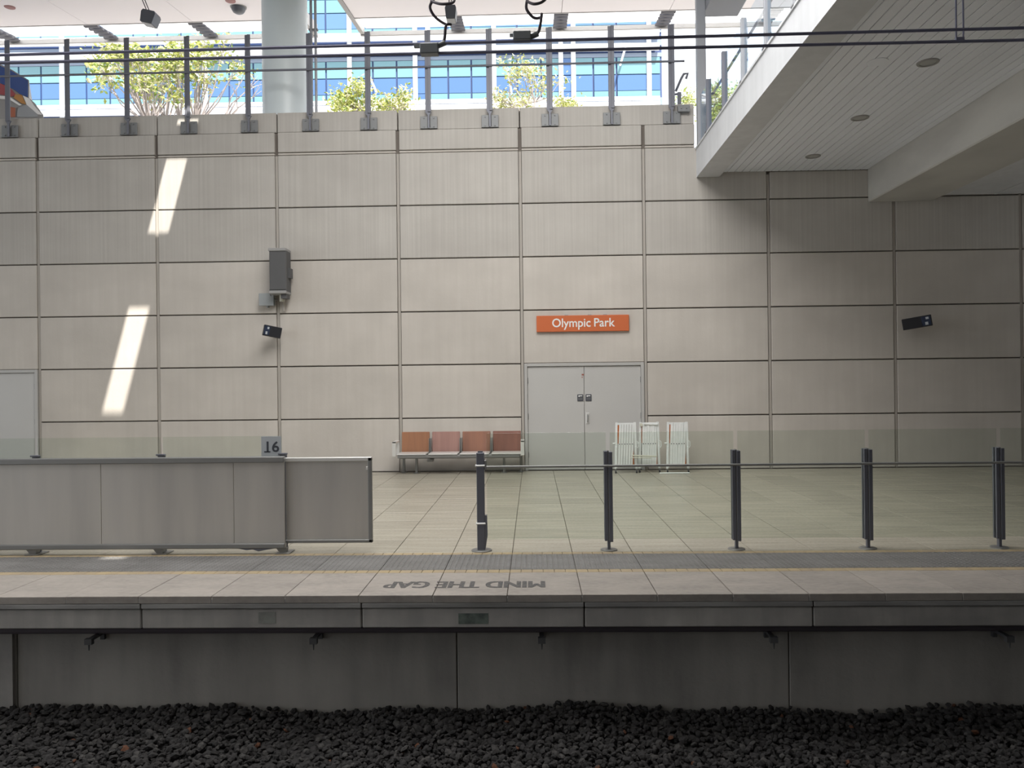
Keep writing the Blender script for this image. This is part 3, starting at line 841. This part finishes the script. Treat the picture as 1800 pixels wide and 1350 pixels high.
# gate leaf
gt = thing('steel_gate', 'stainless steel gate leaf with a slim frame at the screen end', 'gate', (-2.09, 7.76, 0))
MB().bbox(-0.43, 0.41, -0.008, 0.008, 0.13, 0.94, 0.003).build('sheet', STEEL, gt)
MB().bbox(-0.44, 0.448, -0.02, 0.02, 0.925, 0.966, 0.006).build('top_frame', CHROME, gt)
MB().bbox(-0.44, 0.448, -0.02, 0.02, 0.098, 0.132, 0.006).build('bottom_frame', STEEL_D, gt)
MB().bbox(0.408, 0.448, -0.02, 0.02, 0.10, 0.964, 0.006).build('side_frame', STEEL_D, gt)
MB().bbox(0.392, 0.412, -0.024, -0.012, 0.835, 0.87, 0.003).build('latch', CHROME, gt)
# number sign
ns = thing('number_sign', 'pale grey square sign reading 16 above the steel screen', 'sign', (-2.675, 7.775, 1.075))
MB().bbox(-0.103, 0.103, -0.003, 0.003, -0.105, 0.108, 0.001).build('board', SIGNG, ns)
text('numerals', '16', 0.150, INK, ns, (0.004, -0.004, -0.004), (PI / 2, 0, 0), sx=1.08, ext=0.001, off=0.0022)
MB().box(-0.072, -0.008, -0.005, -0.003, -0.056, -0.043).build('numeral_foot', INK, ns)

# floor lettering, to be read from the platform
ft = text('floor_lettering', 'MIND THE GAP', 0.295, FLOORINK, None, (-0.590, 6.482, 0.0012), (0, 0, PI), sx=0.67, ext=0.0006, off=0.0, bold=0.010)
tag(ft, 'grey MIND THE GAP lettering painted on the edge pavers', 'lettering')

# ================================================================ FENCE ON TOP OF THE WALL
fn = thing('top_fence', 'dark metal post and rail fence along the wall top', 'fence', (0, D - 0.03, 7.0))
fxs = [-11.54, -10.345, -9.14, -7.943, -6.74, -5.531, -4.315, -3.161, -1.979, -0.779, 0.393, 1.594, 2.756]
pmsh = MB()
pmsh.bbox(-0.062, -0.004, -0.012, 0.012, 0.03, 1.625, 0.003)
pmsh.bbox(0.0, 0.055, -0.035, -0.02, 0.03, 1.625, 0.003)
pmsh.box(-0.006, 0.006, -0.03, 0.05, 0.03, 1.625)
pmsh.add([(-0.06, -0.012, 0.03), (0.055, -0.012, 0.03), (0.018, -0.012, -0.03), (-0.018, -0.012, -0.03), (-0.06, 0.012, 0.03), (0.055, 0.012, 0.03), (0.018, 0.012, -0.03), (-0.018, 0.012, -0.03)],
         [(0, 3, 2, 1), (4, 5, 6, 7), (0, 4, 7, 3), (1, 2, 6, 5), (3, 7, 6, 2)])
pmsh.box(-0.018, 0.018, -0.012, 0.02, -0.28, 0.0)
pmsh.f = pmsh.f
pmesh = pmsh.mesh('fence_post', FENCE)
plm = MB()
for a, c in ((-0.165, -0.025), (0.025, 0.165)):
    plm.bbox(a, c, 0.03, 0.055, -0.275, -0.04, 0.004)
    for bz in (-0.245, -0.075): plm.cyl(((a + c) / 2, 0.03, bz), ((a + c) / 2, 0.015, bz), 0.014, n=6)
plm.box(-0.165, 0.165, 0.0, 0.055, -0.285, -0.275)
plmesh = plm.mesh('base_bracket', PLATE)
for x in fxs:
    p = link('fence_post', pmesh, fn, (x, 0, 0))
    link('base_bracket', plmesh, p, (0, 0, 0))
MB().cyl((-12.2, -0.045, 0.905), (3.0, -0.045, 0.895), 0.022, n=8).build('rail', FENCE, fn, True)
# end box and hook handle of the fence
eb = thing('fence_end_bracket', 'grey metal bracket box on the wall top beside the bridge', 'bracket', (2.98, D + 0.0, 7.0))
MB().bbox(-0.11, 0.12, -0.05, 0.06, -0.07, 0.06, 0.008).build('box', PLATE, eb)
for dx in (-0.05, 0.05): MB().cyl((dx, -0.05, 0.0), (dx, -0.065, 0.0), 0.014, n=8).build('bolt', STEEL_D, eb)
hk = thing('hooked_handrail', 'dark hooked handrail end above the wall by the bridge', 'handrail', (2.9, D + 0.25, 7.1))
MB().tube([at(1188, 160, D + .25) - Vector((2.9, D + .25, 7.1)), at(1198, 137, D + .25) - Vector((2.9, D + .25, 7.1)), at(1202, 130, D + .25) - Vector((2.9, D + .25, 7.1)), at(1209, 129, D + .25) - Vector((2.9, D + .25, 7.1)), at(1206, 138, D + .25) - Vector((2.9, D + .25, 7.1))], 0.025, 8).build('rail', FENCE, hk, True)
MB().box(0.02, 0.09, -0.03, 0.03, -0.1, 0.31).build('post', FENCE, hk)
MB().tube([(0.05, 0, 0.29), (-0.06, 0, 0.27), (-0.1, 0, 0.22)], 0.02).build('stay', FENCE, hk, True)

# ================================================================ BRIDGE EDGE
bal = thing('bridge_balustrade', 'glass balustrade with slim posts along the bridge edge', 'balustrade', (3.26, 0, 6.2))
for k, y_ in enumerate([14.1, 12.94, 11.76, 10.6, 9.42, 8.24]):
    m2 = MB().bbox(-0.045, 0.045, -0.03, 0.03, 0.0, 0.97, 0.004)
    m2.box(-0.07, 0.07, -0.05, 0.05, 0.0, 0.02)
    m2.build('post', FENCE_L if k > 1 else FENCE, bal, False, (0, y_, 0.03))
    gl = MB().box(-0.006, 0.006, -0.55, 0.55, 0.06, 0.93).build('glass', GLASSB, bal, False, (0, y_ + (0.45 if k == 0 else 0.59), 0.03)) if k else MB().box(-0.006, 0.006, 0.05, 0.66, 0.06, 0.93).build('glass', GLASSB, bal, False, (0, y_, 0.03))
MB().cyl((0.12, 8.0, 0.80), (0.12, 14.3, 0.80), 0.022, n=8).build('handrail', FENCE, bal, True)
tpst = thing('screen_mast', 'tall pale mast carrying a grey box at the bridge corner', 'post', (3.30, 14.88, 6.22))
MB().bbox(-0.085, 0.085, -0.07, 0.07, 0, 4.4, 0.01).build('mast', FENCE_L, tpst)
MB().bbox(0.09, 0.80, -1.6, 0.3, 2.62, 3.1, 0.02).build('hood_box', FENCE_L, tpst)
MB().box(0.3, 0.6, -1.0, -0.95, 2.61, 2.625).build('light_strip', SIGNW, tpst)
pyl = thing('street_pylon', 'pale blue striped pylon beyond the bridge balustrade', 'pylon', (8.35, 30.0, 6.2))
MB().bbox(-0.1, 0.1, -0.08, 0.08, 0, 9.2, 0.01).build('shaft', PBLUE, pyl)
for k in range(5): MB().box(-0.13, 0.13, -0.1, 0.1, 4.4 + k * 0.95, 4.75 + k * 0.95).build('band', FWHITE, pyl)
MB().box(-0.12, 0.12, -0.12, -0.08, 5.2, 5.6).build('green_plate', LEAF[0], pyl)

# recessed downlights
dm = None
DL = [(10.0, 'round recessed downlight nearest the wires, second in the bridge ceiling row'), (12.05, 'round recessed downlight in the middle of the bridge ceiling row'), (14.05, 'round recessed downlight of the bridge ceiling closest to the wall'), (8.0, 'round recessed downlight at the top edge of the bridge ceiling')]
for y_, l in DL:
    t = thing('recessed_downlight', l, 'ceiling light', (5.11, y_, 5.75), 0, 'downlights in the bridge ceiling')
    MB().lathe([(0.135, 0.0), (0.13, -0.012), (0.10, -0.012), (0.10, 0.0)], 24, caps=False).build('rim', SPKC, t, True)
    MB().lathe([(0.099, 0.001), (0.099, -0.005), (0.01, -0.007)], 20).build('lens', LAMP, t, True)
t = thing('round_ceiling_plate', 'faint round cover plate on the bridge ceiling left of the downlights', 'ceiling plate', (4.45, 9.95, 5.75))
MB().lathe([(0.13, 0.001), (0.13, -0.006), (0.01, -0.008)], 24).build('cover', BOARD, t, True)

# ================================================================ OVERHEAD LINE
def wire(z0, z1, label, name):
    o = MB().cyl((-9, 4.6, z0), (9, 4.6, z1), 0.0095, n=8).build(name, WIRE, None, True)
    return tag(o, label, 'wire', 'overhead wires')
wire(3.735 - 0.025, 3.737 + 0.022, 'upper of the two overhead wires crossing above the platform', 'overhead_wire')
wire(3.684, 3.664, 'lower of the two overhead wires crossing above the platform', 'overhead_wire')
def spline(pts, n=6):
    pts = [Vector(p) for p in pts]
    out = []
    P = [pts[0]] + pts + [pts[-1]]
    for i in range(1, len(P) - 2):
        for k in range(n):
            t = k / n
            a, b_, c, d = P[i - 1], P[i], P[i + 1], P[i + 2]
            out.append(0.5 * ((2 * b_) + (c - a) * t + (2 * a - 5 * b_ + 4 * c - d) * t * t + (3 * b_ - a - 3 * c + d) * t ** 3))
    out.append(pts[-1])
    return out
def clamp(label, base, box, cab, coil, tab):
    t = thing('wire_clamp', label, 'wire clamp', base, 0, 'clamps on the overhead wires')
    bv = Vector(base)
    a, c = at(box[0], box[3], 4.6) - bv, at(box[2], box[1], 4.6) - bv
    MB().bbox(a.x, c.x, -0.03, 0.03, a.z, c.z, 0.005).build('clamp_box', BOXG, t)
    a, c = at(tab[0], tab[3], 4.6) - bv, at(tab[2], tab[1], 4.6) - bv
    MB().box(a.x, c.x, -0.012, 0.012, a.z, c.z).build('lug', BOXG, t)
    MB().tube(spline([at(x, y, 4.6 + dd) - bv for x, y, dd in cab]), 0.0085, 8).build('jumper_cable', CABLE, t, True)
    MB().tube(spline([at(x, y, 4.6 + dd) - bv for x, y, dd in coil]), 0.0085, 8).build('cable_coil', CABLE, t, True)
    x, y, dd = cab[0]
    p = at(x, y, 4.6) - bv
    MB().cyl(p - Vector((0.03, 0, 0.012)), p + Vector((0.03, 0, 0.012)), 0.016, n=10).build('gland', BOXG, t, True)
clamp('grey wire clamp gripping both overhead wires with a looped cable', (-0.60, 4.6, 3.70), (739, 78, 771, 97),
      [(774, 79, 0), (781, 70, 0), (784, 45, 0), (792, 43, 0.02), (782, 42, 0.03), (765, 30, 0.02), (756, 14, 0), (760, 2, 0), (768, -8, 0)],
      [(758, 2, 0.0), (775, 7, -0.05), (795, 5, -0.03), (797, -3, 0.05), (780, -6, 0.08), (762, -3, 0.03)], (728, 78, 740, 84))
clamp('grey wire clamp above the overhead wires with a hanging cable', (-0.03, 4.6, 3.75), (902, 57, 933, 73),
      [(937, 63, 0), (946, 57, 0), (950, 42, 0), (952, 25, 0), (950, 31, 0.02), (938, 31, 0.02), (926, 17, 0), (926, 3, 0), (930, -8, 0)],
      [(926, 2, 0), (938, 7, -0.05), (952, 4, -0.03), (960, -5, 0.05), (945, -10, 0.06)], (896, 60, 903, 64))
dr = thing('wire_dropper', 'narrow wire stirrup hanging onto the lower overhead wire at right', 'dropper', (2.537, 4.6, 3.70))
MB().tube([(-0.012, 0, 1.9), (-0.02, 0, 0.02), (-0.02, 0, -0.01)], 0.005, 6).build('stirrup_leg', WIRE, dr, True)
MB().tube([(0.022, 0, 1.9), (0.022, 0, 0.02), (0.02, 0, -0.01)], 0.005, 6).build('stirrup_leg', WIRE, dr, True)
MB().box(-0.024, 0.024, -0.008, 0.008, -0.025, -0.005).build('stirrup_foot', WIRE, dr)

# hanging floodlights
FLOOD = material('floodlight_metal', (0.13, 0.14, 0.16), 0.45, 0.2)
def flood(label, p, ang, rods, w, h):
    t = thing('hanging_floodlight', label, 'floodlight', p, 0, 'floodlights hung from the roof')
    R = Matrix.Rotation(ang, 4, 'Y')
    MB().add([R @ Vector(q) for q in [(-w * .8, -.14, h), (w * .8, -.14, h), (w, -.14, h * .6), (w * .82, -.14, -h), (-w * .82, -.14, -h), (-w, -.14, h * .6),
              (-w * .8, .14, h), (w * .8, .14, h), (w, .14, h * .6), (w * .82, .14, -h), (-w * .82, .14, -h), (-w, .14, h * .6)]],
             [(0, 5, 4, 3, 2, 1), (6, 7, 8, 9, 10, 11), (0, 1, 7, 6), (1, 2, 8, 7), (2, 3, 9, 8), (3, 4, 10, 9), (4, 5, 11, 10), (5, 0, 6, 11)]).build('housing', FLOOD, t)
    MB().box(-w * .7, w * .7, -.12, .12, -h - .012, -h + .01, mat=R).build('lens', STEEL_D, t)
    for dx in (-0.028, 0.028):
        MB().cyl((dx - 0.02, 0, h * 0.8), (rods + dx, 0, zc(p[1]) - p[2] + 0.02), 0.011, n=8).build('rod', CABLE, t, True)
q = at(264, 33, 17.2); flood('tilted grey floodlight on rods hanging left of the round column', tuple(q), 0.25, -0.50, 0.165, 0.14)
q = at(793, 25, 17.2); flood('upright grey floodlight on rods hanging behind the looped cable', tuple(q), 0.0, 0.0, 0.125, 0.145)
# dome camera and ceiling speakers on the soffit
def on_soffit(px, py):
    a = CR * ((px - 900) / FPX) - CU * ((py - 675) / FPX) + CF
    t = (9.2 - CAMP.z) / (a.z - 0.126 * a.y)
    return CAMP + a * t
q = on_soffit(419, 12)
t = thing('dome_camera', 'dark dome camera under the canopy left of the column', 'camera', tuple(q))
MB().lathe([(0.21, 0.0), (0.21, -0.02), (0.19, -0.03)], 24).build('housing', SPKC, t, True)
MB().lathe([(0.185, -0.02), (0.175, -0.08), (0.14, -0.14), (0.08, -0.175), (0.01, -0.185)], 24).build('dome', FLOOD, t, True)
for px, py, l in ((17, 12, 'round reddish speaker disc in the canopy at far left'), (405, 1, 'round reddish speaker disc in the canopy beside the dome camera')):
    q = on_soffit(px, py)
    t = thing('ceiling_speaker', l, 'speaker', tuple(q), 0, 'speaker discs in the canopy')
    MB().lathe([(0.13, 0.03), (0.13, -0.015), (0.12, -0.02)], 24).build('rim', DSPK, t, True)
    MB().lathe([(0.115, -0.02), (0.1, -0.025), (0.01, -0.025)], 20).build('cover', DSPK, t, True)

# ================================================================ BEYOND THE WALL
# blue glass office building
FD = 44.0
bl = thing('office_building', 'office building with blue glass panes and white sunshade tubes', 'building', (-11.0, FD, 6.2), 0.0177)
def zf(py): return 1.68 + (681 - 7 - py) / 30.72 + 0.12 - 6.2     # level of a photo row near the building's middle
rowspec = [(-60, -36, PCYAN), (-34, -6, PBLUE), (-5, 17, PCYAN), (19, 46, PBLUE), (47, 57, PCYAN), (104, 133, PCYAN), (135, 162, PDEEP), (163, 175, PCYAN), (215, 245, PBLUE)]
xw = lambda px: (px - 600) / 30.75
white_px = [-145, 110, 365, 621, 737, 760, 876, 994, 1016, 1149]
edges = [-400, -358, -317, -275, -232, -190, -145, -103, -60, -18, 32, 72, 110, 153, 195, 237, 280, 322, 365, 407, 450, 493, 536, 579, 621, 662, 704, 737, 760, 795, 836, 876, 917, 959, 994, 1016, 1051, 1092, 1149, 1170]
paneM = {}
for a, c in zip(edges[:-1], edges[1:]):
    for (y0, y1, m_) in rowspec:
        if y0 < 0 and a < 300: continue
        w, h = round(xw(c) - xw(a) - 0.10, 2), round(zf(y0) - zf(y1), 2)
        if (a, c) in ((737, 760), (994, 1016)): m_ = PDEEP
        k = (w, h, m_.name)
        if k not in paneM: paneM[k] = MB().box(-w / 2, w / 2, -0.04, 0.04, -h / 2, h / 2).mesh('pane', m_)
        link('pane', paneM[k], bl, ((xw(a) + xw(c)) / 2, -0.04, (zf(y0) + zf(y1)) / 2))
XL, XR = xw(-400), xw(1172)
MB().box(XL, XR, 0.0, 8, -0.2, zf(-70)).build('wall', MULL, bl)
MB().box(xw(640), xw(760), 0.2, 6, zf(-60), zf(-160)).build('upper_storey', PBLUE, bl)
for y0, y1 in ((58, 72), (83, 96), (176, 184), (185, 196), (205, 214)):
    zz, r = (zf(y0) + zf(y1)) / 2, (zf(y0) - zf(y1)) / 2
    MB().cyl((XL, -0.35, zz), (XR - 0.2, -0.35, zz), r, n=14).build('sunshade_tube', FWHITE, bl, True)
for y0, y1 in ((57, 60), (73, 83), (96, 103), (175, 188)):
    MB().box(XL, XR, -0.06, 0.0, zf(y1), zf(y0)).build('spandrel', FSPAN, bl)
for px in white_px:
    MB().box(xw(px) - 0.13, xw(px) + 0.13, -0.16, 0, zf(230), zf(-70)).build('white_pilaster', FWHITE, bl)
for (xa, ya, xb, yb) in ((655, 128, 671, 165), (1107, 90, 1096, 125), (900, 130, 907, 172)):
    MB().cyl((xw(xa), -0.6, zf(ya)), (xw(xb), -0.6, zf(yb)), 0.06, n=8).build('stay_rod', FWHITE, bl)

# trees
def leafmesh(centres, n, r, size, seed, mats=LEAF, w=(0.5, 0.3, 0.2)):
    rnd = random.Random(seed)
    v, f, mi = [], [], []
    for c in centres:
        for _ in range(n):
            d = Vector((rnd.gauss(0, 1), rnd.gauss(0, 1), rnd.gauss(0, .8))) * (r * 0.55)
            p = Vector(c) + d
            a = Vector((rnd.uniform(-1, 1), rnd.uniform(-1, 1), rnd.uniform(-.5, .7))).normalized()
            b_ = a.orthogonal().normalized()
            b_.rotate(Matrix.Rotation(rnd.uniform(0, 6.28), 3, a))
            s = size * rnd.uniform(.6, 1.3)
            nrm = a.cross(b_) * s * 0.12
            o = len(v)
            v += [tuple(p), tuple(p + a * s * .5 + b_ * s * .24 + nrm), tuple(p + a * s), tuple(p + a * s * .5 - b_ * s * .24 + nrm)]
            f += [(o, o + 1, o + 2), (o, o + 2, o + 3)]
            u = rnd.random()
            k = 0 if u < w[0] else 1 if u < w[0] + w[1] else 2
            mi += [k, k]
    me = bpy.data.meshes.new('foliage')
    me.from_pydata(v, [], f)
    for m_ in mats: me.materials.append(m_)
    me.polygons.foreach_set('material_index', mi)
    return me
def tree(label, base, stems, centres, n, r, size, seed, cat='tree', name='street_tree', w=(0.5, 0.3, 0.2), tw=0.055):
    rnd = random.Random(seed)
    t = thing(name, label, cat, base)
    bv = Vector(base)
    cs = [Vector(c) - bv for c in centres]
    tr = MB()
    forks = []
    for s in stems:
        s = Vector(s) - bv
        low = Vector((s.x * 0.25, s.y * 0.2, 0.0))
        mid = low.lerp(s, 0.5) + Vector((rnd.uniform(-.1, .1), rnd.uniform(-.1, .1), 0))
        tr.tube([low, mid, s], [tw * 1.4, tw * 1.1, tw * 0.8], 7)
        forks.append(s)
    tr.build('trunk', BARK, t, True)
    bb = MB()
    for c in cs:
        s = min(forks, key=lambda q: (q - c).length + rnd.uniform(0, .5))
        m1 = s.lerp(c, 0.5) + Vector((rnd.uniform(-.2, .2), rnd.uniform(-.2, .2), rnd.uniform(-.25, .05)))
        bb.tube([s, m1, c], [tw * 0.55, tw * 0.38, tw * 0.15], 5)
        for _ in range(2):
            e = c + Vector((rnd.uniform(-1, 1), rnd.uniform(-1, 1), rnd.uniform(-.3, 1))) * r * 0.8
            bb.tube([m1.lerp(c, .6), e], [tw * 0.22, tw * 0.08], 4)
    bb.build('branches', BARK, t, True)
    fo = link('foliage', leafmesh(cs, n, r, size, seed, w=w), t)
    fo['kind'] = 'stuff'
    return t
rnd = random.Random(11)
TD = 27.5
cs = []
for _ in range(42):
    a, q = rnd.uniform(0, 6.28), math.sqrt(rnd.random())
    cs.append(at(238 + 80 * q * math.cos(a), 118 + 48 * q * math.sin(a), TD + rnd.uniform(-1.2, 1.2)))
for _ in range(18):
    a, q = rnd.uniform(0, 6.28), math.sqrt(rnd.random())
    cs.append(at(325 + 45 * q * math.cos(a), 125 + 48 * q * math.sin(a), TD + rnd.uniform(-1.0, 1.0)))
for px, py in ((385, 90), (395, 70), (360, 75), (420, 118), (412, 124), (345, 90), (370, 140), (352, 148)):
    cs.append(at(px, py, TD + rnd.uniform(-.6, .6)))
tree('spreading yellow-green tree with many thin stems left of the column', tuple(at(300, 195, TD).xy) + (6.2,), [at(262, 222, TD), at(290, 232, TD + .5), at(318, 225, TD - .3), at(345, 224, TD + .3), at(275, 228, TD - .5)], cs, 50, 0.42, 0.21, 21, tw=0.062)
cs2 = [at(455, 140, TD), at(430, 135, TD), at(445, 150, TD + .4), at(415, 150, TD - .2), at(460, 160, TD)]
tree('nearly bare pale branching tree beside the round column', tuple(at(400, 195, TD).xy) + (6.2,), [at(385, 222, TD), at(395, 215, TD)], cs2, 3, 0.4, 0.16, 5, name='bare_tree', tw=0.065)
TB = 27.0
cs3 = [at(618 + rnd.uniform(-12, 22), 150 + rnd.uniform(-10, 30), TB + rnd.uniform(-.5, .5)) for _ in range(10)] + [at(625 + rnd.uniform(-38, 30), 182 + rnd.uniform(-10, 14), TB + rnd.uniform(-.5, .5)) for _ in range(14)]
tree('bushy yellow-green shrub behind the fence just right of the column', tuple(at(625, 190, TB).xy) + (6.2,), [at(622, 195, TB), at(630, 190, TB)], cs3, 45, 0.34, 0.17, 31, 'shrub', 'street_shrub', (0.65, 0.2, 0.15), 0.045)
cs4 = [at(690 + rnd.uniform(-30, 22), 183 + rnd.uniform(-10, 12), TB + rnd.uniform(-.5, .5)) for _ in range(13)] + [at(703 + rnd.uniform(-8, 8), 168 + rnd.uniform(-8, 8), TB) for _ in range(4)]
tree('low pale shrub behind the fence under the left wire clamp', tuple(at(690, 192, TB).xy) + (6.2,), [at(688, 195, TB), at(700, 190, TB)], cs4, 40, 0.30, 0.16, 32, 'shrub', 'street_shrub', (0.5, 0.4, 0.1), 0.045)
cs5 = [at(900 + rnd.uniform(-30, 30), 178 + rnd.uniform(-14, 14), TB + rnd.uniform(-.5, .5)) for _ in range(13)] + [at(930 + rnd.uniform(-35, 30), 135 + rnd.uniform(-22, 22), TB + rnd.uniform(-.7, .7)) for _ in range(13)] + [at(985, 142, TB), at(885, 108, TB), at(915, 112, TB)]
tree('loose pale blossoming shrub behind the fence near the right wire clamp', tuple(at(910, 192, TB).xy) + (6.2,), [at(905, 190, TB), at(925, 185, TB), at(940, 180, TB)], cs5, 34, 0.34, 0.16, 33, 'shrub', 'street_shrub', (0.3, 0.62, 0.08), 0.04)
cs6 = [at(1000 + rnd.uniform(-22, 22), 183 + rnd.uniform(-6, 8), TB + rnd.uniform(-.4, .4)) for _ in range(8)]
tree('small low shrub at the foot of the fence below the building end', tuple(at(1000, 192, TB).xy) + (6.2,), [at(1000, 194, TB)], cs6, 36, 0.26, 0.15, 34, 'shrub', 'street_shrub', (0.5, 0.42, 0.08), 0.04)
TG = 27.0
cs7 = [at(1264 + rnd.uniform(-26, 32), 190 + rnd.uniform(-34, 36), TG + rnd.uniform(-.6, .6)) for _ in range(40)]
tree('bright green shrub seen through the bridge balustrade glass', (cs7[0].x, TG, 6.2), [at(1258, 220, TG), at(1270, 215, TG)], cs7, 60, 0.34, 0.15, 35, 'shrub', 'street_shrub', (0.55, 0.1, 0.35), 0.04)
cs8 = [at(1208 + rnd.uniform(-8, 10), 172 + rnd.uniform(-12, 14), TG + 2 + rnd.uniform(-.4, .4)) for _ in range(9)]
tree('sparse green twigs above the wall end by the mast', (cs8[0].x, TG + 2, 6.2), [at(1208, 190, TG + 2)], cs8, 30, 0.28, 0.13, 36, 'shrub', 'street_shrub', (0.45, 0.2, 0.35), 0.035)

# bus nose at the left edge
BD = 19.0
BA = math.radians(31)
bu = thing('parked_bus', 'bus nose with dark blue windows and red and orange stripes', 'bus', (-15.0, BD, 6.2), BA)
def bz(px, py):
    a = CR * ((px - 900) / FPX) - CU * ((py - 675) / FPX) + CF
    n = Vector((-math.sin(BA), math.cos(BA), 0))
    q = CAMP + a * (n.dot(Vector((-15.0, BD, 0)) - Vector((0, 0, 0))) / n.dot(a)) - Vector((-15.0, BD, 6.2))
    return (q.x * math.cos(BA) + q.y * math.sin(BA), q.z)
MB().prism([(-6, 0.35), bz(78, 235), bz(76, 202), bz(62, 182), bz(51, 172), bz(51, 141), bz(20, 122), bz(0, 113), (-6, bz(0, 113)[1])], 0.0, 2.5).build('body', SPKC, bu)
def strip(name, pts, m_, y0=-0.02): MB().prism([bz(*p) for p in pts], y0, 0.01).build(name, m_, bu)
strip('side_window', [(-90, 114), (0, 116), (20, 125), (49, 142), (49, 171), (36, 166), (24, 157), (0, 146), (-90, 140)], BUSG)
strip('red_stripe', [(-90, 142), (0, 147), (16, 153), (30, 168), (20, 170), (0, 166), (-90, 160)], material('bus_red', (0.36, 0.09, 0.10), 0.4))
strip('orange_stripe', [(27, 166), (38, 167), (46, 184), (38, 182), (24, 172)], material('bus_orange', (0.50, 0.26, 0.09), 0.4), -0.022)
strip('white_stripe', [(40, 168), (52, 174), (60, 186), (74, 202), (66, 201), (47, 185)], SIGNW, -0.021)
strip('pale_band', [(-90, 163), (16, 170), (38, 185), (34, 186), (16, 175), (-90, 168)], SIGNW, -0.024)
strip('front_arch', [(30, 200), (32, 190), (46, 184), (58, 194), (66, 202), (66, 206), (30, 206)], BOXG, -0.026)
strip('rust_panel', [(17, 206), (17, 188), (27, 190), (27, 206)], material('bus_brick_red', (0.42, 0.15, 0.09), 0.5), -0.023)
for dx in (bz(45, 200)[0], -3.5):
    MB().cyl((dx, 0.0, 0.5), (dx, 0.25, 0.5), 0.5, n=20).build('wheel', BLACK, bu, True)
